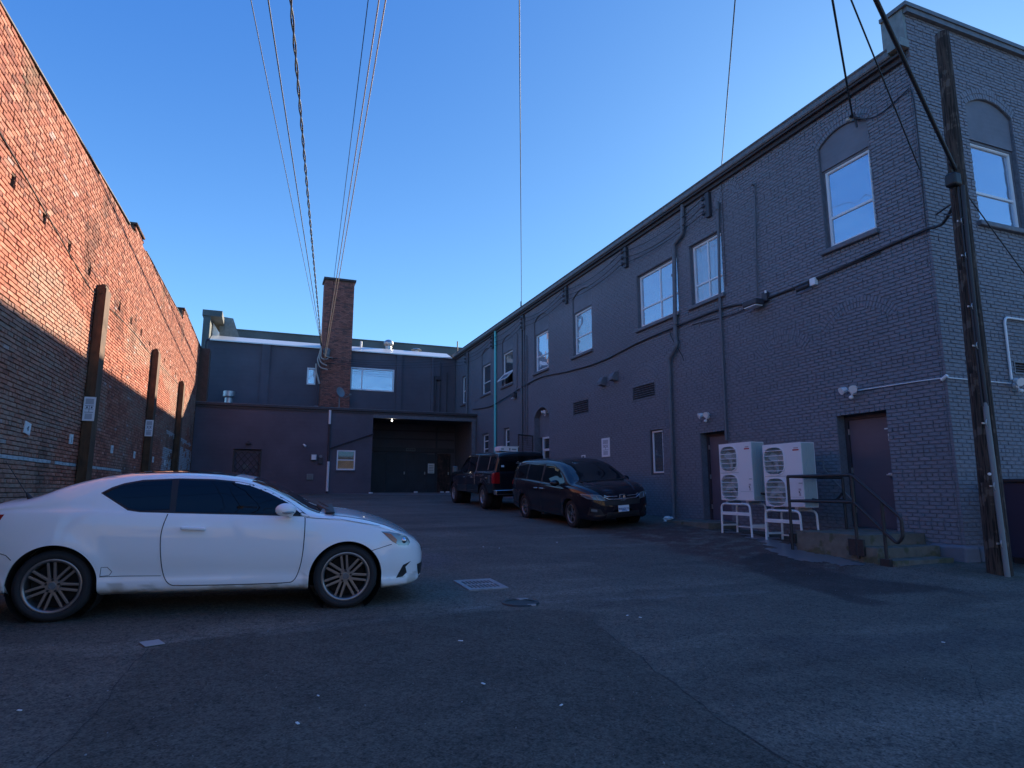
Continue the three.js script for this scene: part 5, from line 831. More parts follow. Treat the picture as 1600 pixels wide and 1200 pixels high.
{ // dark minivan, nose to the street
  const spec = { length: 5.16, floor: 0.22, tumble: 0.36, crown: 0.09,
    top: [[0, 0.95], [0.03, 1.35], [0.12, 1.60], [0.30, 1.70], [0.9, 1.755], [2.2, 1.765], [2.9, 1.73], [3.3, 1.64], [3.7, 1.45], [4.08, 1.22], [4.20, 1.165], [4.4, 1.13], [4.7, 1.06], [4.92, 0.97], [5.06, 0.86], [5.13, 0.74], [5.16, 0.60]],
    bottom: [[0, 0.42], [0.1, 0.30], [0.5, 0.24], [1.2, 0.22], [4.5, 0.20], [4.95, 0.205], [5.08, 0.24], [5.14, 0.34], [5.16, 0.46]],
    belt: [[0, 0.9], [0.1, 1.12], [0.8, 1.14], [1.6, 1.12], [2.4, 1.08], [3.4, 1.04], [4.1, 1.02], [4.5, 0.985], [4.85, 0.90], [5.05, 0.79], [5.16, 0.56]],
    plan: [[0, 0.80], [0.06, 0.88], [0.2, 0.94], [0.6, 0.985], [1.2, 0.995], [3.8, 0.995], [4.3, 0.985], [4.6, 0.955], [4.82, 0.90], [4.97, 0.82], [5.07, 0.69], [5.13, 0.52], [5.16, 0.28]],
    wheels: [[1.15, 0.35, 0.40], [4.15, 0.35, 0.40]] };
  const k = new Skin(spec), car = thing('minivan', 'dark plum minivan facing the camera, parked by the painted brick wall', 'van', [0, 0, 0], 0, 'parked vehicles');
  const body = mesh('body', k.body(), CM.plumPaint, car); mesh('arch_lip', k.lips(), CM.plumPaint, body); mesh('wheel_well', k.liners(), CM.under, body);
  for (const sg of [1, -1]) {
    mesh('window_trim', k.side([[0.30, 1.17], [0.42, 1.56], [1.0, 1.62], [2.4, 1.63], [2.9, 1.60], [3.3, 1.48], [3.75, 1.26], [3.98, 1.10], [3.4, 1.08], [2.4, 1.11], [1.5, 1.15]], sg, 0.0015, 0.06), CM.trim, body);
    mesh('rear_quarter_window', k.side([[0.36, 1.19], [0.46, 1.54], [1.22, 1.61], [1.26, 1.18]], sg, 0.005, 0.06), CM.tint, body);
    for (const [poly, hx, gap] of [[[[1.34, 1.175], [1.32, 1.61], [2.26, 1.62], [2.30, 1.135]], 2.12, [[1.28, 1.64], [1.26, 1.0], [1.46, 0.72], [1.58, 0.34], [2.30, 0.30], [2.34, 1.66]]], [[[2.40, 1.13], [2.38, 1.62], [2.85, 1.59], [3.28, 1.46], [3.66, 1.26], [3.80, 1.12], [3.4, 1.095]], 2.52, [[2.36, 1.66], [2.34, 0.30], [3.52, 0.28], [3.62, 0.6], [3.60, 1.06]]]]) {
      const d = mesh('door', k.line(gap, sg, 0.004, 0), CM.gap, car); mesh('door_window', k.side(poly, sg, 0.005, 0.06), CM.tint, d); mesh('handle', rbox(hx - 0.11, hx + 0.11, 0.925, 0.96, sg * (k.width(hx, 0.94) + 0.005), sg * (k.width(hx, 0.94) + 0.045), 0.012), CM.chrome, d);
    }
    const mir = new THREE.SphereGeometry(1, 20, 14); mir.scale(0.10, 0.085, 0.13); mir.translate(3.56, 1.13, sg * 1.10); mesh('mirror', [mir, rod([3.6, 1.07, sg * 0.93], [3.58, 1.09, sg * 1.05], 0.03)], CM.plumPaint, car);
    const hl = mesh('headlight', k.front([[sg * 0.50, 0.70], [sg * 0.56, 0.84], [sg * 0.66, 0.86], [sg * 0.93, 0.885], [sg * 0.955, 0.84], [sg * 0.86, 0.76], [sg * 0.66, 0.72]], 0.004, 0.03), CM.lampDark, car);
    mesh('light_strip', [k.frontLine([[sg * 0.93, 0.872], [sg * 0.66, 0.852], [sg * 0.57, 0.83], [sg * 0.50, 0.735]], 0.011, 0.008), k.frontLine([[sg * 0.93, 0.87], [sg * 0.87, 0.775], [sg * 0.68, 0.73], [sg * 0.50, 0.705]], 0.009, 0.008), k.frontLine([[sg * 0.70, 0.835], [sg * 0.66, 0.74]], 0.014, 0.006), k.frontLine([[sg * 0.80, 0.845], [sg * 0.78, 0.77]], 0.016, 0.006)], CM.lampGlass, hl);
    mesh('fog_lamp', [k.front([[sg * 0.70, 0.44], [sg * 0.82, 0.46], [sg * 0.82, 0.52], [sg * 0.70, 0.50]], 0.006, 0.03)], CM.lampGlass, car); mesh('bumper_duct', k.front([[sg * 0.52, 0.34], [sg * 0.86, 0.36], [sg * 0.84, 0.56], [sg * 0.62, 0.50]], 0.003, 0.04), CM.plastic, body);
    mesh('tail_light', k.side([[0.0, 0.95], [0.30, 1.0], [0.26, 1.13], [0.0, 1.14]], sg, 0.004, 0.04), CM.red, car);
  }
  mesh('windscreen', k.upper([[2.95, -0.60], [2.95, 0.60], [3.5, 0.68], [4.05, 0.76], [4.16, 0.4], [4.18, 0], [4.16, -0.4], [4.05, -0.76], [3.5, -0.68]], 0.004, 0.06), CM.wind, body);
  mesh('hood_crease', [1, -1].map((sg) => { const pts = []; for (let i = 0; i <= 14; i++) { const x = 4.2 + i * 0.058, z = sg * (0.62 - 0.012 * i); pts.push(V(x, k.over(x, z) + 0.002, z)); } return sweep(pts, 0.012, 6); }), CM.plumPaint, body);
  mesh('wiper', [rbox(4.14, 4.24, 1.145, 1.175, -0.66, 0.66, 0.01)], CM.plastic, body);
  const gr = mesh('grille', [k.front([[-0.50, 0.58], [0.50, 0.58], [0.52, 0.70], [0.16, 0.72], [-0.16, 0.72], [-0.52, 0.70]], 0.003, 0.04), k.front([[-0.5, 0.27], [0.5, 0.27], [0.46, 0.42], [-0.46, 0.42]], 0.003, 0.05)], CM.plastic, car);
  mesh('chrome_bar', [k.frontLine([[-0.50, 0.83], [-0.42, 0.80], [-0.14, 0.795]], 0.016, 0.012), k.frontLine([[0.50, 0.83], [0.42, 0.80], [0.14, 0.795]], 0.016, 0.012), k.frontLine([[-0.52, 0.80], [-0.40, 0.735], [0, 0.725], [0.40, 0.735], [0.52, 0.80]], 0.017, 0.012)], CM.chrome, gr);
  { const ex = k.nose(0, 0.765) + 0.022, bar = (y0, z0, y1, z1, r) => rod([ex, 0.765 + y0, z0], [ex, 0.765 + y1, z1], r, r, 6); mesh('emblem', [sweep([[-0.075, -0.062], [-0.085, 0.05], [-0.07, 0.066], [0.07, 0.066], [0.085, 0.05], [0.075, -0.062], [0.055, -0.072], [-0.055, -0.072], [-0.075, -0.062]].map(([z, y]) => V(ex, 0.765 + y, z)), 0.009, 6), bar(-0.055, -0.032, 0.052, -0.052, 0.011), bar(-0.055, 0.032, 0.052, 0.052, 0.011), bar(-0.005, -0.04, -0.005, 0.04, 0.010)], CM.chrome, gr); }
  { const px = k.nose(0, 0.49) + 0.012, c = document.createElement('canvas'); c.width = 256; c.height = 128; const x = c.getContext('2d'); x.fillStyle = '#e8edf2'; x.fillRect(0, 0, 256, 128); x.fillStyle = '#9dbad6'; x.beginPath(); x.moveTo(60, 128); x.lineTo(110, 50); x.lineTo(140, 80); x.lineTo(165, 60); x.lineTo(220, 128); x.fill(); x.fillStyle = '#2b3f77'; x.font = 'bold 62px sans-serif'; x.textAlign = 'center'; x.fillText('BBA2113', 128, 92); const t = new THREE.CanvasTexture(c); t.colorSpace = THREE.SRGBColorSpace; const pl = mesh('number_plate', rbox(px - 0.01, px + 0.006, 0.41, 0.57, -0.155, 0.155, 0.005), M.white, car); const g = new THREE.PlaneGeometry(0.30, 0.15); g.rotateY(Math.PI / 2); g.translate(px + 0.0085, 0.49, 0); mesh('lettering', g, new THREE.MeshStandardMaterial({ map: t, roughness: 0.4 }), pl); }
  for (const s of [1.15, 4.15]) for (const sg of [1, -1]) wheel(car, s, 0.35, sg * 0.85, { r: 0.35, w: 0.235, rim: 0.235, spokes: 5, twin: false, mat: CM.alloyDark, sgn: sg });
  setOnGround(car, spec, 8.02, -18.36, -Math.PI / 2 + 0.02, 0.82, 0.955);
}
{ // dark pickup with a canopy, tail to the street
  const spec = { length: 5.85, floor: 0.42, tumble: 0.26, rocker: 0, boxy: 1, crown: 0.06,
    top: [[0, 1.78], [0.06, 1.86], [0.4, 1.90], [1.9, 1.92], [2.2, 1.93], [3.3, 1.90], [3.6, 1.80], [3.95, 1.55], [4.25, 1.30], [4.4, 1.27], [5.2, 1.23], [5.6, 1.17], [5.78, 1.05], [5.85, 0.85]],
    bottom: [[0, 0.62], [0.2, 0.52], [1, 0.46], [5.0, 0.44], [5.7, 0.42], [5.85, 0.5]],
    belt: [[0, 1.20], [1, 1.21], [2.2, 1.20], [3.5, 1.17], [4.3, 1.15], [5.2, 1.12], [5.6, 1.08], [5.85, 0.82]],
    plan: [[0, 0.955], [0.05, 0.985], [0.3, 1.0], [3, 1.005], [4.9, 1.0], [5.4, 0.97], [5.7, 0.90], [5.82, 0.78], [5.85, 0.6]],
    wheels: [[1.22, 0.40, 0.47], [4.87, 0.40, 0.47]] };
  const k = new Skin(spec), car = thing('pickup_truck', 'black pickup truck with a canopy, seen from behind beside the minivan', 'pickup', [0, 0, 0], 0, 'parked vehicles');
  const body = mesh('body', k.body(), CM.navy, car); mesh('arch_lip', k.lips(), CM.navy, body); mesh('wheel_well', k.liners(), CM.under, body);
  for (const sg of [1, -1]) {
    mesh('canopy_window', k.side([[0.22, 1.30], [0.24, 1.74], [1.85, 1.78], [1.86, 1.28]], sg, 0.005, 0.07), CM.tint, body); mesh('canopy_rail', [k.line([[0.05, 1.235], [1.98, 1.235]], sg, 0.016, 0.004), k.line([[0.75, 1.30], [0.75, 1.76]], sg, 0.014, 0.008), k.line([[2.02, 1.0], [2.06, 1.25], [2.10, 1.84]], sg, 0.012, 0.004)], CM.lampDark, body);
    for (const [poly, gap, hx] of [[[[2.24, 1.24], [2.22, 1.76], [3.0, 1.77], [3.02, 1.23]], [[2.16, 1.84], [2.16, 0.62], [3.04, 0.56], [3.06, 1.83]], 2.32], [[[3.12, 1.225], [3.10, 1.765], [3.42, 1.74], [3.70, 1.58], [4.02, 1.235]], [[3.08, 1.83], [3.08, 0.54], [4.14, 0.54], [4.18, 1.2]], 3.22]]) {
      const d = mesh('door', k.line(gap, sg, 0.005, 0), CM.gap, car); mesh('door_window', k.side(poly, sg, 0.005, 0.07), CM.tint, d); mesh('handle', rbox(hx - 0.1, hx + 0.1, 1.03, 1.065, sg * (k.width(hx, 1.05) + 0.004), sg * (k.width(hx, 1.05) + 0.04), 0.012), CM.chrome, d);
    }
    const mir = rbox(3.86, 3.96, 1.22, 1.44, sg * 1.08, sg * 1.28, 0.03, 3); mesh('mirror', [mir, rod([3.94, 1.26, sg * 0.95], [3.92, 1.28, sg * 1.12], 0.025)], CM.lampDark, car);
    mesh('tail_light', k.side([[0.0, 0.86], [0.20, 0.88], [0.24, 1.05], [0.17, 1.20], [0.0, 1.22]], sg, 0.006, 0.04), CM.red, car); mesh('tail_lens', box(-0.012, 0.0, 0.86, 1.22, sg * 0.78, sg * 0.965), CM.red, car);
    mesh('badge', [rbox(0.62, 0.67, 1.02, 1.07, sg * (k.width(0.65, 1.05)), sg * (k.width(0.65, 1.05) + 0.012), 0.004), rbox(0.75, 0.83, 1.02, 1.07, sg * (k.width(0.8, 1.05)), sg * (k.width(0.8, 1.05) + 0.012), 0.004)], CM.chrome, body);
    mesh('fender_badge', rbox(2.0, 2.06, 0.82, 0.98, sg * k.width(2.03, 0.9), sg * (k.width(2.03, 0.9) + 0.012), 0.005), CM.chrome, body);
    mesh('headlight', k.front([[sg * 0.55, 0.82], [sg * 0.90, 0.84], [sg * 0.88, 1.02], [sg * 0.55, 1.0]], 0.005, 0.05), CM.lampGlass, car);
  }
  mesh('tailgate', [rbox(-0.022, 0.01, 0.66, 1.22, -0.77, 0.77, 0.015), rbox(-0.045, -0.02, 1.05, 1.13, -0.14, 0.14, 0.012)], CM.navy, car);
  const cg = mesh('canopy_rear_window', [rbox(-0.012, 0.012, 1.27, 1.74, -0.78, 0.78, 0.008)], CM.tint, body); mesh('sticker', [rbox(-0.016, -0.010, 1.39, 1.45, -0.72, -0.62, 0.004)], M.white, cg); mesh('latch', rbox(-0.04, -0.01, 1.23, 1.265, -0.05, 0.05, 0.008), CM.chrome, cg); mesh('window_print', [rbox(-0.015, -0.011, 1.50, 1.52, -0.20, -0.05, 0.001), rbox(-0.015, -0.011, 1.545, 1.56, -0.16, -0.1, 0.001)], M.pipeGrey, cg);
  const bp = mesh('rear_bumper', [rbox(-0.20, 0.06, 0.50, 0.66, -0.98, -0.30, 0.03), rbox(-0.20, 0.06, 0.50, 0.66, 0.30, 0.98, 0.03), rbox(-0.16, 0.06, 0.52, 0.64, -0.3, 0.3, 0.02)], CM.chrome, car); mesh('number_plate', rbox(-0.175, -0.155, 0.53, 0.64, -0.15, 0.15, 0.004), M.white, bp);
  mesh('roof_strip', k.upper([[0.08, -0.7], [0.08, 0.7], [0.2, 0.7], [0.2, -0.7]], 0.006, 0.05), CM.lampDark, body);
  mesh('windscreen', k.upper([[3.45, -0.62], [3.45, 0.62], [4.25, 0.74], [4.25, -0.74]], 0.004, 0.07), CM.wind, body);
  for (const s of [1.22, 4.87]) for (const sg of [1, -1]) wheel(car, s, 0.40, sg * 0.86, { r: 0.40, w: 0.27, rim: 0.235, spokes: 5, twin: false, mat: CM.alloy, sgn: sg });
  setOnGround(car, spec, 8.02, -19.62, Math.PI / 2 - 0.01, 0.86);
  // box riding on the canopy
  car.updateMatrixWorld(true); const p = V(0.9, k.over(0.9, -0.2) + 0.002, -0.2).applyMatrix4(car.matrixWorld), t = thing('cardboard_box', 'white cardboard box lying on the pickup canopy roof', 'box', p.toArray(), 0.1);
  mesh('carton', rbox(-0.34, 0.34, 0, 0.15, -0.22, 0.22, 0.008), M.white, t); mesh('lid', rbox(-0.28, 0.38, 0.15, 0.17, -0.2, 0.24, 0.006), M.white, t); mesh('print', [box(-0.3, -0.2, 0.05, 0.09, 0.22, 0.222), box(0.0, 0.05, 0.03, 0.11, 0.22, 0.222), box(0.1, 0.28, 0.05, 0.09, 0.22, 0.222)], M.pipeGrey, t);
}

// ---------------------------------------------------------------- air-conditioning units on white tube stands
const acGrey = std([0.80, 0.78, 0.78], 0.42), acSide = std([0.40, 0.46, 0.45], 0.4), fanGrey = std([0.30, 0.32, 0.29], 0.6);
function airUnit(label, z0, z1, y0) {
  const h = 1.27, w = z1 - z0, dpt = 0.34, t = thing('air_conditioner', label, 'air conditioner', [9.45, y0, z0], 0, 'outdoor units on white stands');
  const fan = [[0.30 * w, 0.33], [0.30 * w, 0.94]], r = 0.262;
  // local frame: front face looks along -x, z runs along the wall
  const F = new Plane([0, 0, 0], [0, 0, 1], [-1, 0, 0]);
  const oct = (cu, cv, rad) => { const o = []; for (let i = 0; i < 32; i++) { const a = (i / 32) * 2 * Math.PI, c = Math.cos(a), s = Math.sin(a), q = Math.pow(Math.pow(Math.abs(c), 3.2) + Math.pow(Math.abs(s), 3.2), -1 / 3.2); o.push([cu + rad * q * c, cv + rad * q * s]); } return o; };
  mesh('front_panel', F.shape([[0, 0.06], [w, 0.06], [w, h], [0, h]], fan.map(([a, b]) => oct(a, b, r)), -0.02, 0), acGrey, t);
  mesh('casing', [box(0.02, dpt, 0.06, h - 0.004, 0, 0.012), box(0.02, dpt, h - 0.016, h, 0, w), box(0.02, dpt, 0.05, 0.062, 0, w), box(dpt - 0.01, dpt, 0.062, h - 0.016, 0.012, w)], acGrey, t);
  const sideP = mesh('side_panel', box(0.02, dpt, 0.06, h - 0.016, w - 0.012, w - 0.001), acSide, t); for (let i = 0; i < 5; i++) mesh('rib', box(0.06 + i * 0.055, 0.085 + i * 0.055, 0.12, h - 0.05, w - 0.001, w + 0.006), acSide, sideP);
  for (const [cu, cv] of fan) {
    mesh('fan_well', [(() => { const g = new THREE.CylinderGeometry(r * 1.02, r * 0.9, 0.16, 28, 1, true); g.rotateZ(Math.PI / 2); g.translate(0.095, cv, cu); return g; })(), (() => { const g = new THREE.CylinderGeometry(r * 1.1, r * 1.1, 0.01, 28); g.rotateZ(Math.PI / 2); g.translate(0.19, cv, cu); return g; })()], fanGrey, t);
    const bl = [rod([0.05, cv, cu], [0.13, cv, cu], 0.055, 0.06, 16)]; for (let k = 0; k < 3; k++) { const g = new THREE.BoxGeometry(0.012, 0.19, 0.15); g.rotateY(0.5); g.translate(0.09, 0.13, 0.03); g.rotateX((k / 3) * 2 * Math.PI + cv); g.translate(0, cv, cu); bl.push(g); } mesh('fan', bl, acSide, t);
    const gg = []; for (let i = -2; i <= 2; i++) gg.push(rod([-0.012, cv + i * 0.098, cu - r * 0.97], [-0.012, cv + i * 0.098, cu + r * 0.97], 0.008, 0.008, 6)); for (let i = -8; i <= 8; i++) gg.push(rod([-0.004, cv - r * 0.95, cu + i * 0.031], [-0.004, cv + r * 0.95, cu + i * 0.031], 0.0022, 0.0022, 4)); mesh('fan_grille', gg, acGrey, t);
    mesh('fan_surround', F.shape(oct(cu, cv, r * 1.075), [oct(cu, cv, r)], 0, 0.014), acGrey, t);
  }
  mesh('seam', [F.box(0.03, 0.60 * w, 0.632, 0.642, 0, 0.006), F.box(0.62 * w, w - 0.01, 0.235, 0.241, -0.002, 0.002)], acSide, t);
  mesh('maker_mark', [F.box(0.80 * w, 0.95 * w, 1.115, 1.14, 0, 0.004)], std([0.45, 0.02, 0.03], 0.5), t); mesh('mark_text', [0, 1, 2, 3].map((i) => F.box((0.83 + i * 0.028) * w, (0.85 + i * 0.028) * w, 1.155, 1.175, 0, 0.003)), std([0.35, 0.25, 0.26], 0.5), t);
  mesh('handle_recess', F.rbox(0.90 * w, 0.985 * w, 0.49, 0.51, -0.004, 0.012, 0.006), acSide, t); mesh('label', [F.box(0.88 * w, 0.94 * w, 0.36, 0.40, 0, 0.003), F.box(0.89 * w, 0.93 * w, 0.26, 0.32, 0, 0.003)], std([0.5, 0.42, 0.45], 0.6), t); mesh('knob', F.g(rod([0.9 * w, 0.335, 0], [0.9 * w, 0.335, 0.01], 0.014)), M.black, t);
  mesh('foot_rail', [box(0.0, dpt, 0.0, 0.05, 0.14, 0.22), box(0.0, dpt, 0, 0.05, w - 0.24, w - 0.16)], M.galv, t);
  mesh('pipe', [tube([[0.2, 0.20, w], [0.22, 0.19, w + 0.06], [0.42, 0.16, w + 0.14], [0.7, 0.2, w + 0.1], [1.0, 0.3, w - 0.05]], 0.022, 8)], M.black, t);
  return t;
}
airUnit('white twin-fan air conditioning unit in front of the left steel door', -11.55, -10.55, 1.22);
airUnit('white twin-fan air conditioning unit next to the stair railing', -10.22, -9.23, 1.12);
function stand(label, z0, z1, y1, foot) {
  const t = thing('unit_stand', label, 'stand', [0, 0, 0], 0, 'white tube stands'), r = 0.022;
  for (const [x, nm] of [[9.43, 1], [9.84, 1]]) { const ga = gy(x, z0 + 0.02), gb = gy(x, z1 - 0.14); mesh('leg_frame', bent([[x, ga - 0.01, z0 + 0.02], [x, y1 - 0.025, z0 + 0.04], [x, y1 - 0.025, z1 - 0.16], [x, gb - 0.01, z1 - 0.14]], r, 0.1, 10), M.white, t); mesh('cross_rail', x < 9.5 ? [rbox(x - 0.015, x + 0.015, y1 - 0.26, y1 - 0.19, z0 + 0.05, z1 - 0.15, 0.008)] : [rod([x, foot + 0.12, z0 + 0.04], [x, foot + 0.12, z1 - 0.15], 0.016)], M.white, t); }
  for (const z of [z0 + 0.2, z1 - 0.34]) mesh('cross_bar', [rbox(9.41, 9.86, y1 - 0.024, y1 + 0.0, z - 0.03, z + 0.03, 0.008), rbox(9.39, 9.46, y1 - 0.03, y1 - 0.002, z - 0.05, z + 0.05, 0.01)], M.white, t);
  mesh('side_rail', [rbox(9.43, 9.84, foot + 0.14, foot + 0.21, z1 - 0.16, z1 - 0.12, 0.01), rbox(9.43, 9.84, foot + 0.14, foot + 0.18, z0 + 0.01, z0 + 0.05, 0.01)], M.white, t);
}
stand('white bent tube stand under the left air conditioning unit', -11.57, -10.50, 1.22, 0.58);
stand('white bent tube stand under the unit beside the railing', -10.26, -9.18, 1.12, 0.48);

// ---------------------------------------------------------------- concrete stoops and the pipe railing
function block(x0, x1, y0, y1, z0, z1, s) { const g = new THREE.BoxGeometry(x1 - x0, y1 - y0, z1 - z0, 14, 6, 14), p = g.attributes.position; g.translate((x0 + x1) / 2, (y0 + y1) / 2, (z0 + z1) / 2); for (let i = 0; i < p.count; i++) { const x = p.getX(i), y = p.getY(i), z = p.getZ(i), edge = (Math.abs(x - x0) < 1e-4 || Math.abs(x - x1) < 1e-4) + (Math.abs(y - y1) < 1e-4) + (Math.abs(z - z0) < 1e-4 || Math.abs(z - z1) < 1e-4), k = 0.022 * (fbm(x * 5 + s, z * 5 + y * 7, 401, 4) - 0.5) - (edge > 1 ? 0.012 * fbm(x * 9, z * 9 + y * 9, 403, 2) : 0); const c = V((x0 + x1) / 2, (y0 + y1) / 2, (z0 + z1) / 2).sub(V(x, y, z)).normalize(); p.setXYZ(i, x - c.x * k, y - c.y * k * (y > y0 + 0.01 ? 1 : 0), z - c.z * k); } const q = g.toNonIndexed(); q.computeVertexNormals(); return q; }
{
  const st = thing('concrete_stoop', 'mossy concrete landing with three steps below the right steel door', 'steps');
  mesh('landing', block(8.97, 10.49, 0.1, 0.775, -9.02, -7.70, 3), M.concrete, st); mesh('tread', block(8.95, 10.36, 0.1, 0.60, -7.71, -7.38, 9), M.concrete, st); mesh('tread', block(8.93, 10.22, 0.1, 0.44, -7.39, -7.07, 14), M.concrete, st);
  single('concrete_stoop', block(9.62, 10.49, 0.35, 0.74, -13.9, -12.25, 21), M.concrete, 'low mossy concrete slab below the left steel door', 'step');
  const rl = thing('pipe_railing', 'black pipe railing on the concrete landing', 'railing'), r = 0.026, x = 8.92;
  mesh('handrail', [bent([[10.3, 1.72, -9.10], [x, 1.735, -9.08], [x, 1.735, -7.70], [x, 1.08, -6.90], [x, 0.80, -6.90], [x, 0.70, -7.0], [x, 0.86, -7.2], [x, 1.30, -7.70], [x, 1.30, -9.06]], r, 0.05, 10)], M.iron, rl);
  for (const [z, y0, y1] of [[-9.06, 0.30, 1.73], [-7.70, 0.42, 1.73], [-7.20, 0.28, 1.32]]) mesh('post', rod([x, y0, z], [x, y1, z], r), M.iron, rl); mesh('post', rod([10.28, 0.5, -9.08], [10.28, 1.72, -9.08], r), M.iron, rl);
  mesh('mid_rail', rod([x, 1.30, -9.06], [10.28, 1.30, -9.08], r), M.iron, rl); mesh('base_plate', [rbox(8.90, 8.955, 0.46, 0.72, -7.86, -7.58, 0.006), rbox(8.885, 8.94, 0.30, 0.46, -7.30, -7.12, 0.006), rbox(8.93, 9.0, 0.55, 0.72, -9.14, -9.0, 0.006)], M.iron, rl);
}

// ---------------------------------------------------------------- lights, cameras and vents on the painted wall
function twinFlood(label, P, u, v) {
  const t = thing('twin_floodlight', label, 'floodlight', [0, 0, 0], 0, 'white twin floodlights over the doors');
  mesh('base_plate', P.g(rod([u, v, 0], [u, v, 0.05], 0.055, 0.05, 16)), M.white, t);
  for (const s of [-1, 1]) { const b = P.g(rod([u, v, 0.04], [u + s * 0.05, v + 0.04, 0.10], 0.016)), h = rod([0, 0, -0.05], [0, 0, 0.07], 0.045, 0.075, 16); h.rotateX(0.35); h.rotateY(s * 0.35); h.translate(u + s * 0.115, v + 0.055, 0.13); mesh('lamp_head', [b, P.g(h)], M.white, t); }
  const se = new THREE.SphereGeometry(0.045, 14, 10); se.scale(1, 0.85, 1); se.translate(u, v - 0.1, 0.09); mesh('sensor', [P.g(se), P.g(rod([u, v - 0.08, 0.07], [u, v, 0.04], 0.015))], M.white, t); return t;
}
twinFlood('white twin floodlight above the left steel door', SIDE, -13.17, 3.32); twinFlood('white twin floodlight above the door with steps', SIDE, -8.84, 3.34); twinFlood('white twin floodlight in the arch of the far doorway', new Plane([10.70, 0, 0], [0, 0, 1], [-1, 0, 0]), -23.5, 4.58); twinFlood('white twin floodlight on the street wall behind the utility pole', FRONT, 12.24, 3.30);
{
  const f = thing('wall_floodlight', 'dark shoebox floodlight on the upper painted wall', 'floodlight'); mesh('housing', [SIDE.rbox(-11.36, -10.92, 5.66, 5.80, 0.06, 0.32, 0.03, 3)], M.darkTrim, f); mesh('lens', SIDE.rbox(-11.33, -10.95, 5.635, 5.66, 0.09, 0.30, 0.008), acGrey, f); mesh('bracket', [SIDE.rbox(-10.98, -10.82, 5.72, 5.94, 0, 0.10, 0.02)], M.darkTrim, f); mesh('photocell', rod(SIDE.a(-10.84, 5.9, 0.09), SIDE.a(-10.84, 5.96, 0.09), 0.025), M.white, f);
  const c = thing('security_camera', 'small security camera with a pale box on the upper painted wall', 'camera'); mesh('junction_box', SIDE.rbox(-9.60, -9.46, 5.68, 5.84, 0, 0.1, 0.015), M.vinyl, c); mesh('camera_body', [rod(SIDE.a(-9.62, 5.72, 0.10), SIDE.a(-9.86, 5.66, 0.20), 0.045, 0.05, 14)], M.darkTrim, c); mesh('bracket', rod(SIDE.a(-9.6, 5.74, 0.04), SIDE.a(-9.70, 5.71, 0.12), 0.018), M.black, c);
  for (const [z, y, label] of [[-18.39, 5.05, 'dark hooded wall vent, left one of the pair'], [-17.64, 5.10, 'dark hooded wall vent, right one of the pair']]) { const t = thing('wall_vent', label, 'vent', [0, 0, 0], 0, 'hooded vents on the painted wall'); const g = prism([[0, -0.14], [0.02, -0.14], [0.22, -0.10], [0.22, -0.02], [0.12, 0.14], [0, 0.16]], 0.24, 0.006); g.rotateY(Math.PI / 2); const q = g.clone(); q.rotateY(-Math.PI); q.translate(10.5, y, 0); const a = prism([[0, -0.14], [-0.02, -0.14], [-0.22, -0.10], [-0.22, -0.02], [-0.12, 0.14], [0, 0.16]], 0.24, 0.006); a.translate(10.5, y, z - 0.12); mesh('hood', a, M.trimPaint, t); mesh('flange', SIDE.box(z - 0.17, z + 0.17, y - 0.18, y + 0.2, 0, 0.014), M.trimPaint, t); }
  const l = thing('wall_lamp', 'dark bulkhead lamp near the turquoise downspout', 'light'); mesh('housing', SIDE.rbox(-26.62, -26.30, 5.58, 5.82, 0, 0.2, 0.05, 3), M.darkTrim, l); mesh('lens', SIDE.rbox(-26.58, -26.34, 5.56, 5.60, 0.06, 0.19, 0.01), acGrey, l);
}
single('white_conduit', [bent([[10.46, 3.36, -8.72], [10.46, 3.345, -7.5], [10.46, 3.33, -7.04], [10.47, 3.33, -7.02], [10.6, 3.33, -7.03], [12.1, 3.33, -7.03]], 0.011, 0.02, 6), rod([10.44, 3.30, -7.10], [10.44, 3.36, -7.0], 0.028)], M.white, 'thin white conduit from the door floodlight round the building corner', 'conduit');
single('white_conduit', [bent([[12.13, 3.4, -7.03], [12.15, 4.45, -7.03], [12.2, 4.53, -7.03], [16, 4.55, -7.03]], 0.022, 0.1, 8)], M.vinyl, 'pale conduit bending up the street wall behind the utility pole', 'conduit');

// insulator racks and the wires strung between them
const rackZ = [-12.70, -16.78, -21.1, -25.45, -29.5, -33.9], rackLabels = ['insulator rack on the painted wall above the paired window', 'insulator rack above the four-pane window', 'insulator rack between the first and second arched windows', 'insulator rack over the double conduits', 'insulator rack beside the top of the turquoise downspout', 'insulator rack nearest the inner corner'];
rackZ.forEach((z, i) => { const t = thing('insulator_rack', rackLabels[i], 'rack', [0, 0, 0], 0, 'insulator racks under the gutter'); mesh('backplate', [SIDE.rbox(z - 0.05, z + 0.10, 8.50, 9.18, 0, 0.10, 0.012)], M.darkTrim, t); for (let k = 0; k < 3; k++) { const y = 8.66 + k * 0.2; mesh('insulator', [rod(SIDE.a(z - 0.03, y, 0.06), SIDE.a(z - 0.11, y, 0.12), 0.035), rod(SIDE.a(z - 0.11, y - 0.05, 0.12), SIDE.a(z - 0.11, y + 0.05, 0.12), 0.045, 0.035, 10)], M.darkTrim, t); } });
for (let i = 0; i + 1 < rackZ.length; i++) for (let k = 0; k < 3; k++) { const a = rackZ[i] - 0.11, b = rackZ[i + 1] - 0.11, y = 8.66 + k * 0.2; single('wall_wire', sweep(sag([10.38, y, a], [10.38, y, b], 0.16 + 0.10 * hash2(i, k, 5)), 0.011, 5), M.wire, `${['lowest', 'middle', 'topmost'][k]} wire in ${['the span over the four-pane window', 'the span past the first arched window', 'the span past the second arched window', 'the span over the tilted window', 'the span next to the inner corner'][i]}`, 'wire', 'wires between the racks'); }
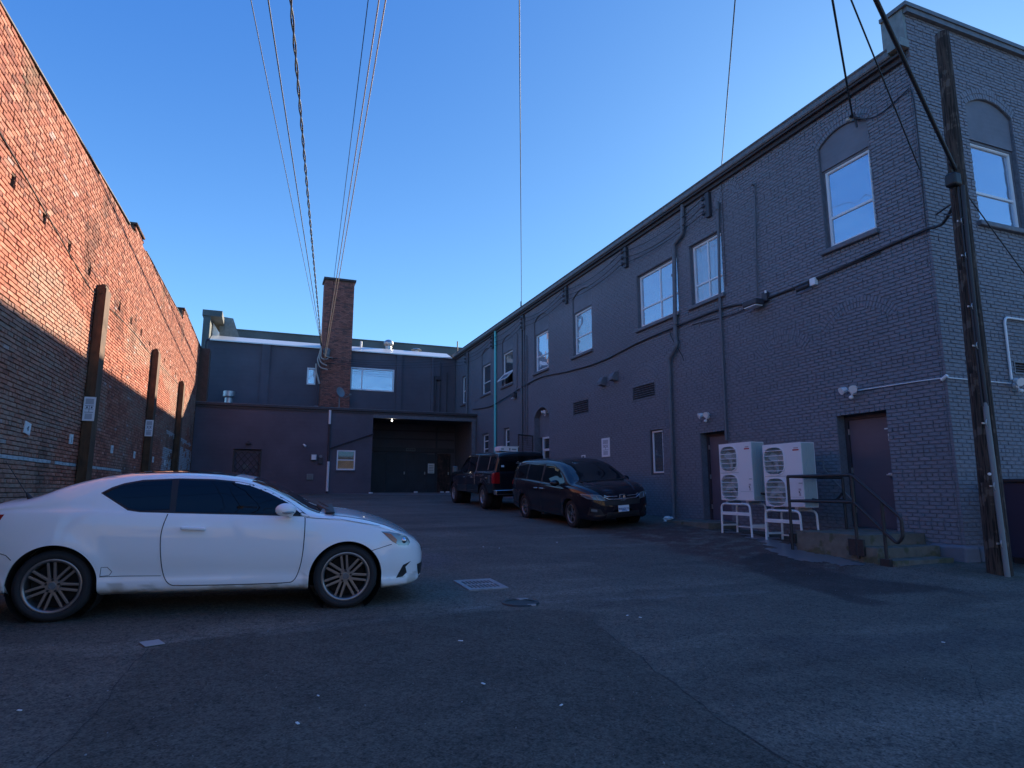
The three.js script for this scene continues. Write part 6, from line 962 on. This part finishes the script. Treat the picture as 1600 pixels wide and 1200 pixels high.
single('wall_cable', tube([[10.0, 6.02, -6.25], [10.3, 5.86, -6.7], [10.45, 5.94, -7.1], [10.47, 5.90, -8.13], [10.47, 5.83, -9.27], [10.47, 5.80, -11.14], [10.46, 5.96, -12.27], [10.45, 5.96, -14.25], [10.47, 5.93, -16.19], [10.47, 5.78, -18.57], [10.47, 5.87, -21.0], [10.47, 6.06, -23.99], [10.40, 5.72, -27.77], [10.47, 5.62, -30], [10.47, 5.79, -32.68]], 0.026, 6, 140), M.wire, 'thick black cable clipped along the painted wall below the upper windows', 'cable');
single('wall_cable', tube([[10.47, 5.86, -8.0], [10.47, 5.78, -10], [10.47, 5.80, -11.1], [10.47, 5.72, -12.0], [10.47, 5.85, -13.6]], 0.012, 5, 40), M.wire, 'thin black cable just under the thick one, right of the downspout', 'cable');
single('wall_cable', tube([[10.47, 5.9, -14.6], [10.47, 5.65, -14.5], [10.47, 5.1, -14.1], [10.47, 4.95, -14.05]], 0.009, 5, 20), M.wire, 'short thin cable dropping beside the bend of the downspout', 'cable');

// ---------------------------------------------------------------- utility pole at the corner
function poleGeo(x, z, y0, y1, r0, r1, lean = 0) {
  const n = 40, m = 28, pos = [], uv = [], idx = [];
  for (let j = 0; j <= n; j++) for (let i = 0; i <= m; i++) { const t = j / n, a = (i / m) * 2 * Math.PI, r = lerp(r0, r1, t) * (1 + 0.05 * (fbm(Math.cos(a) * 3 + 5, t * 9 + Math.sin(a) * 3, 421, 3) - 0.5)); pos.push(x + r * Math.cos(a), lerp(y0, y1, t), z + lean * t + r * Math.sin(a)); uv.push(i / m, (lerp(y0, y1, t)) / 1.6); }
  for (let j = 0; j < n; j++) for (let i = 0; i < m; i++) { const a = j * (m + 1) + i; idx.push(a, a + m + 1, a + 1, a + 1, a + m + 1, a + m + 2); }
  const c = pos.length / 3; pos.push(x, y1 + 0.01, z + lean); uv.push(0.5, 0.5); for (let i = 0; i < m; i++) { const a = n * (m + 1) + i; idx.push(a, c, a + 1); }
  const g = new THREE.BufferGeometry(); g.setAttribute('position', new THREE.Float32BufferAttribute(pos, 3)); g.setAttribute('uv', new THREE.Float32BufferAttribute(uv, 2)); g.setIndex(idx); g.computeVertexNormals(); return g;
}
{
  const t = thing('utility_pole', 'weathered wooden utility pole at the corner of the painted building', 'pole'), x = 9.86, z = -6.19;
  mesh('trunk', poleGeo(x, z, 0.05, 8.80, 0.158, 0.098, 0.12), M.wood, t);
  mesh('riser_conduit', [bent([[x - 0.10, 0.30, z + 0.16], [x - 0.09, 2.6, z + 0.14], [x - 0.08, 2.75, z + 0.14]], 0.036, 0.05, 12)], M.pipeGrey, t);
  mesh('riser_cable', [tube([[x - 0.08, 2.7, z + 0.15], [x - 0.10, 4.0, z + 0.16], [x - 0.11, 5.2, z + 0.19], [x - 0.12, 6.1, z + 0.22]], 0.028, 8, 30), tube([[x - 0.12, 2.7, z + 0.12], [x - 0.13, 4.4, z + 0.14], [x - 0.13, 6.1, z + 0.16]], 0.014, 6, 30)], M.wire, t);
  for (const y of [0.75, 1.55, 2.45, 3.6, 4.2, 5.0, 5.55]) mesh('clamp', (() => { const g = new THREE.TorusGeometry(0.055, 0.006, 6, 14, Math.PI); g.rotateZ(Math.PI / 2); g.rotateY(0.2); g.translate(x - 0.10, y, z + 0.15); return [g, box(x - 0.19, x - 0.02, y - 0.012, y + 0.012, z + 0.12, z + 0.135)]; })(), M.galv, t);
  mesh('tag', [rod([x - 0.13, 1.72, z + 0.10], [x - 0.15, 1.72, z + 0.125], 0.02)], M.vinyl, t);
  const head = rbox(x - 0.24, x - 0.06, 6.12, 6.34, z + 0.02, z + 0.20, 0.05, 3); mesh('splice_case', [head, rod([x - 0.15, 6.34, z + 0.1], [x - 0.2, 6.5, z + 0.12], 0.03)], M.black, t);
  mesh('drop_loop', [tube([[x - 0.15, 6.15, z + 0.1], [x - 0.05, 5.9, z + 0.02], [x + 0.05, 5.95, z - 0.12], [x + 0.3, 6.0, z - 0.5]], 0.016, 6, 24), tube([[x - 0.15, 6.12, z + 0.12], [x - 0.0, 5.78, z - 0.02], [x + 0.2, 5.9, z - 0.3]], 0.014, 6, 24)], M.wire, t);
}
{ // dark cart half hidden behind the pole
  const t = thing('waste_container', 'dark waste container against the street wall behind the utility pole', 'container', [11.75, gy(11.75, -6.3), -6.42]); const b = new THREE.BoxGeometry(1.5, 1.15, 0.8, 1, 1, 1), p = b.attributes.position; for (let i = 0; i < p.count; i++) if (p.getY(i) < 0) { p.setX(i, p.getX(i) * 0.9); p.setZ(i, p.getZ(i) * 0.8); } b.translate(0, 0.70, 0); mesh('bin', b, std([0.016, 0.022, 0.05], 0.5), t); mesh('lid', rbox(-0.79, 0.79, 1.28, 1.34, -0.43, 0.43, 0.02), M.black, t); for (const [a, c] of [[-0.6, -0.26], [0.6, -0.26], [-0.6, 0.26], [0.6, 0.26]]) mesh('caster', rod([a - 0.03, 0.08, c], [a + 0.03, 0.08, c], 0.08, 0.08, 14), M.rubber, t);
}

// ---------------------------------------------------------------- poles across the street and the overhead wires
{
  const t = thing('utility_pole', 'sunlit utility pole with a cross arm behind the viewer, mirrored in the coupe window', 'pole'), x = -2.5, z = 6.1;
  mesh('trunk', poleGeo(x, z, -0.4, 11.3, 0.17, 0.11), M.wood, t); mesh('cross_arm', [rbox(x - 1.3, x + 3.3, 10.75, 10.87, z - 0.2, z - 0.1, 0.01)], M.wood, t); for (const s of [-1, 1]) mesh('brace', rod([x + s * 0.05, 10.1, z - 0.12], [x + s * 0.8, 10.74, z - 0.15], 0.02), M.galv, t);
  mesh('street_lamp', [rbox(x - 1.9, x - 1.2, 7.2, 7.34, z - 0.75, z - 0.5, 0.06, 3), rbox(x + 1.1, x + 1.8, 7.2, 7.34, z - 0.75, z - 0.5, 0.06, 3), rod([x - 1.3, 7.3, z - 0.6], [x, 7.0, z - 0.1], 0.03), rod([x + 1.2, 7.3, z - 0.6], [x, 7.0, z - 0.1], 0.03)], M.gutter, t);
  mesh('transformer', [rod([x + 0.35, 8.2, z - 0.35], [x + 0.35, 9.2, z - 0.35], 0.24, 0.24, 18)], M.gutter, t);
  const s = thing('utility_pole', 'wooden utility pole beside the red brick building, outside the picture edge', 'pole'); mesh('trunk', poleGeo(-4.9, 0.6, -0.2, 11.6, 0.17, 0.11), M.wood, s);
}
function ovh(label, a, b, drop, r, mat = M.wire, group = 'overhead wires') { const m = single('overhead_wire', sweep(sag(a, b, drop, 48), r, 6), mat, label, 'wire', group); return m; }
{
  const M0 = [2.62, 9.3, -35.6];
  ovh('thinnest overhead wire of the left trio, leftmost at the picture top', M0, [-2.98, 10.83, 6], 0.12, 0.009); ovh('smooth overhead wire in the middle of the left trio', M0, [-2.46, 10.82, 6], 0.15, 0.014);
  { const pts = sag(M0, [-1.80, 10.81, 6], 0.2, 220), out = [[], []]; pts.forEach((p, i) => { const a = i * 0.9; for (const k of [0, 1]) out[k].push(p.clone().add(V(0.022 * Math.cos(a + k * Math.PI), 0.022 * Math.sin(a + k * Math.PI), 0))); }); single('overhead_wire', [sweep(out[0], 0.017, 5), sweep(out[1], 0.017, 5)], M.wire, 'thick twisted overhead cable, right one of the left trio', 'wire', 'overhead wires'); }
  const M1 = [2.78, 8.5, -35.6]; ovh('thin overhead wire left of the pair that crosses the chimney', M1, [0.27, 11.36, 6], 0.2, 0.009); ovh('overhead wire crossing the chimney, left one of the close pair', M1, [0.58, 11.36, 6], 0.12, 0.014, M.wireTan); ovh('overhead wire crossing the chimney, right one of the close pair', [2.84, 8.5, -35.6], [0.73, 11.36, 6], 0.12, 0.014, M.wireTan);
  ovh('single straight wire dropping to the middle of the long roof', [10.44, 9.6, -25.6], [-2.5, 11.05, 6], 0.05, 0.012); ovh('single straight wire dropping to the roof near the paired window', [10.44, 9.52, -12.1], [-2.9, 11.6, 5.9], 0.02, 0.012);
  single('overhead_wire', sweep([V(10.44, 9.5, -12.12), V(10.46, 9.2, -12.14), V(10.47, 6.5, -12.2)], 0.008, 5), M.wire, 'thin wire running down the wall from the roof near the paired window', 'wire', 'overhead wires');
  const thru = (E, px, H, X) => { const P = px; const k = (X - E[0]) / (P[0] - E[0]); return [X, E[1] + (P[1] - E[1]) * k, E[2] + (P[2] - E[2]) * k]; };
  const h1 = [10.38, 8.70, -8.22], p1 = [7.79, 8.99, -6.32]; ovh('black service wire ending at the bracket above the corner window', h1, thru(h1, p1, 0, -4.9), 0.05, 0.020);
  const h2 = [10.46, 7.05, -7.08], p2 = [7.02, 7.995, -5.40]; ovh('thin black wire between the window and the building corner', h2, thru(h2, p2, 0, -4.9), 0.06, 0.012);
  const h3 = [9.74, 6.42, -6.05], p3 = [6.75, 7.40, -4.83]; ovh('thick black cable rising from the splice case on the pole', h3, thru(h3, p3, 0, -4.9), 0.10, 0.030);
  const br = thing('wire_bracket', 'small bracket and insulator above the corner window', 'bracket'); mesh('arm', [rod([10.5, 8.66, -8.16], [10.3, 8.72, -8.22], 0.025), rod([10.44, 8.5, -8.2], [10.4, 8.8, -8.2], 0.02)], M.darkTrim, br); mesh('insulator', [rod([10.34, 8.68, -8.24], [10.38, 8.72, -8.34], 0.04)], M.wireTan, br);
  single('wall_cable', tube([[10.36, 8.68, -8.2], [10.44, 8.56, -8.0], [10.47, 8.50, -7.7], [10.47, 8.62, -7.2], [10.46, 8.6, -7.08], [10.47, 8.0, -7.05], [10.46, 6.0, -7.08]], 0.012, 5, 50), M.wire, 'thin cable from the bracket to the building corner and down', 'cable');
  single('guy_wire', sweep(sag([9.9, 6.55, -6.25], [14.5, 3.6, -6.9], 0.02, 8), 0.010, 5), M.wire, 'thin guy wire slanting down to the right of the utility pole', 'wire');
  for (let i = 0; i < 4; i++) single('wall_wire', sweep(sag([10.36, 8.5 + 0.18 * i, -34.0], [3.1, 8.35 + 0.1 * i, -35.5], 0.22), 0.010, 5), M.wire, `${['lowest', 'second lowest', 'second highest', 'highest'][i]} wire crossing the rear wall to the chimney`, 'wire', 'wires across the rear wall');
  const jb = thing('junction_box', 'dark cluster of pipes and a box on the rear wall near the inner corner', 'box'); mesh('case', BACK.rbox(9.2, 9.55, 7.9, 8.15, 0, 0.2, 0.03), M.darkTrim, jb); mesh('pipe', [rod([9.25, 5.5, -36.2], [9.25, 7.95, -36.2], 0.05), rod([9.55, 5.5, -36.2], [9.55, 9.0, -36.2], 0.03), rod([9.95, 5.5, -36.2], [9.95, 8.4, -36.2], 0.03)], M.darkTrim, jb);
}
{ // low sunlit building across the street: what the glass and the paint mirror
  const t = thing('street_building', 'low tan building across the street behind the viewer', 'building'); mesh('wall', [box(-26, 24, -0.6, 5.2, 16, 24)], metres(std([0.42, 0.34, 0.25], 0.85, { map: stuccoTex }), 0.3), t); mesh('parapet', box(-26.1, 24.1, 5.2, 5.5, 15.9, 24.1), M.gutter, t);
  for (let i = 0; i < 6; i++) { const w = mesh('window', box(-22 + i * 7, -19.5 + i * 7, 1.0, 3.2, 15.9, 15.99), M.darkTrim, t); mesh('pane', box(-21.9 + i * 7, -19.6 + i * 7, 1.1, 3.1, 15.86, 15.895), M.paneDim, w); }
}

// ---------------------------------------------------------------- on the ground
{
  const t = thing('drain_grate', 'cast iron storm drain grate in the asphalt before the coupe', 'drain', [2.71, gy(2.71, -8.08) + 0.003, -8.08], 0.02); t.rotation.x = Math.atan(0.045); t.rotation.order = 'YXZ';
  const s = new THREE.Shape([[-0.23, -0.30], [0.23, -0.30], [0.23, 0.30], [-0.23, 0.30]].map((p) => new THREE.Vector2(...p))); for (const r of [-1, 1]) for (let i = 0; i < 8; i++) { const x = -0.178 + i * 0.051, z = r * 0.125; s.holes.push(new THREE.Path([[x - 0.0165, z - 0.105], [x + 0.0165, z - 0.105], [x + 0.0165, z + 0.105], [x - 0.0165, z + 0.105]].map((p) => new THREE.Vector2(...p)))); }
  const g = new THREE.ExtrudeGeometry(s, { depth: 0.007, bevelEnabled: false }); g.rotateX(-Math.PI / 2); g.translate(0, 0.003, 0); mesh('grating', g, M.castIron, t); mesh('sump', box(-0.22, 0.22, 0.0, 0.002, -0.29, 0.29), M.black, t); mesh('rim', [box(-0.26, 0.26, -0.01, 0.012, -0.33, -0.302), box(-0.26, 0.26, -0.01, 0.012, 0.302, 0.33), box(-0.26, -0.232, -0.01, 0.012, -0.302, 0.302), box(0.232, 0.26, -0.01, 0.012, -0.302, 0.302)], M.castIron, t);
  const m = thing('valve_cover', 'sunken round iron cover with chipped asphalt edge in the road', 'cover', [2.80, gy(2.80, -6.93), -6.93]); { const rg = new THREE.RingGeometry(0.17, 0.21, 26); rg.rotateX(-Math.PI / 2); rg.translate(0, 0.012, 0); mesh('ring', [rg, new THREE.CylinderGeometry(0.21, 0.22, 0.02, 26, 1, true).translate(0, 0.002, 0)], M.iron, m); mesh('lid', rod([0, 0.0, 0], [0, 0.006, 0], 0.17, 0.17, 24), M.black, m); mesh('broken_edge', [xf(rbox(-0.07, 0.08, -0.01, 0.018, -0.03, 0.03, 0.012), [0.10, 0.002, -0.18], 0.35, 0, -0.1), xf(rbox(-0.05, 0.05, -0.008, 0.012, -0.02, 0.02, 0.008), [0.06, 0.002, 0.19], -0.2)], M.castIron, m); }
  const wet = phys([0.24, 0.25, 0.26], 0.35, { clearcoat: 0.5, clearcoatRoughness: 0.15, map: rep(grit, 1) });
  const p1 = structure('puddle', groundSheet([[10.0, -12.1], [9.6, -11.6], [9.2, -10.4], [8.8, -9.3], [8.5, -8.2], [8.45, -7.6], [8.7, -7.5], [8.85, -8.6], [9.25, -9.4], [9.75, -10.6]], 0.006, 0.42, 0.045, 61), wet); const p2 = structure('puddle', groundSheet([[8.7, -9.6], [8.4, -8.8], [8.25, -8.0], [8.45, -7.9], [8.65, -8.8]], 0.007, 0.18, 0.045, 67), wet);
  // litter
  const lab = ['crumpled white paper at the left end of the low slab', 'flat scrap of pale card on the road before the coupe wheels'];
  const cr = new THREE.IcosahedronGeometry(0.09, 2), q = cr.attributes.position; for (let i = 0; i < q.count; i++) { const k = 0.7 + 0.7 * hash2(Math.round(q.getX(i) * 500), Math.round(q.getY(i) * 500 + q.getZ(i) * 90), 3); q.setXYZ(i, q.getX(i) * k * 1.3, q.getY(i) * k * 0.7, q.getZ(i) * k); } cr.computeVertexNormals(); cr.translate(9.95, gy(9.95, -14.3) + 0.05, -14.3); single('paper_scrap', [cr, rbox(9.7, 9.95, gy(9.8, -14.1) + 0.001, gy(9.8, -14.1) + 0.02, -14.15, -14.0, 0.008)], M.white, lab[0], 'litter', 'paper litter');
  const cx = -0.78, cz = -6.35, card = box(-0.075, 0.075, 0, 0.004, -0.09, 0.09); card.rotateX(Math.atan(0.034)); card.rotateY(0.4); card.translate(cx, gy(cx, cz) + 0.006, cz); single('paper_scrap', card, std([0.40, 0.38, 0.36], 0.8), lab[1], 'litter', 'paper litter');
  const bits = [[3.92, -11.53, 'white scrap nearest the middle of the lot'], [4.15, -11.29, 'white scrap just right of the middle one'], [5.57, -11.81, 'white scrap in front of the pickup and van'], [3.62, -5.99, 'white scrap on the grey strip right of the iron cover'], [3.70, -5.87, 'tiny white scrap just right of the one by the iron cover'], [1.70, -5.60, 'white scrap below the drain grate'], [1.53, -4.48, 'white scrap in the dark trench patch'], [1.87, -3.93, 'tiny white scrap low in the dark trench patch'], [5.78, -4.18, 'white scrap alone on the road at the right'], [-1.29, -4.94, 'tiny white scrap low at the left edge'], [0.28, -4.18, 'white scrap low left of the centre'], [0.43, -4.61, 'tiny white scrap above the low left one']];
  for (const [x, z, label] of bits) { const w = rr(0.010, 0.022), g = rbox(-w, w, 0, 0.006, -w * 0.45, w * 0.45, 0.003); g.rotateY(rr(0, 3)); g.translate(x, gy(x, z) + 0.004, z); single('paper_scrap', g, M.white, label, 'litter', 'paper litter'); }
  for (const [x, z, label] of [[5.02, -32.0, 'white scrap at the foot of the bay corner'], [7.4, -32.6, 'white scrap on the bay floor edge'], [8.9, -33.0, 'pale scrap by the bay door, left one'], [9.2, -33.0, 'pale scrap by the bay door, right one']]) { const y = z < -32.05 ? 1.336 : gy(x, z); single('paper_scrap', rbox(x - 0.1, x + 0.1, y, y + 0.07, z - 0.06, z + 0.06, 0.03), M.white, label, 'litter', 'paper litter'); }
  // loose grit on the asphalt
  const N = 2600, gg = new THREE.IcosahedronGeometry(1, 0), im = new THREE.InstancedMesh(gg, std([1, 1, 1], 0.9), N); im.name = 'gravel'; im.userData.kind = 'stuff'; im.userData.label = 'loose grit scattered over the asphalt'; im.userData.category = 'gravel'; const mm = new THREE.Matrix4();
  for (let i = 0; i < N; i++) { const z = -2.2 - 12 * Math.pow(rnd(), 1.4), x = rr(-3, 9.5), s = rr(0.002, 0.0065); mm.compose(V(x, gy(x, z) + 0.004, z), new THREE.Quaternion().setFromEuler(new THREE.Euler(rr(0, 3), rr(0, 3), 0)), V(s * rr(0.8, 1.6), s * 0.7, s)); im.setMatrixAt(i, mm); const k = rr(0.06, 0.26); im.setColorAt(i, col(k, k * 0.98, k * 0.93)); } scene.add(im);
}
renderer.render(scene, camera);
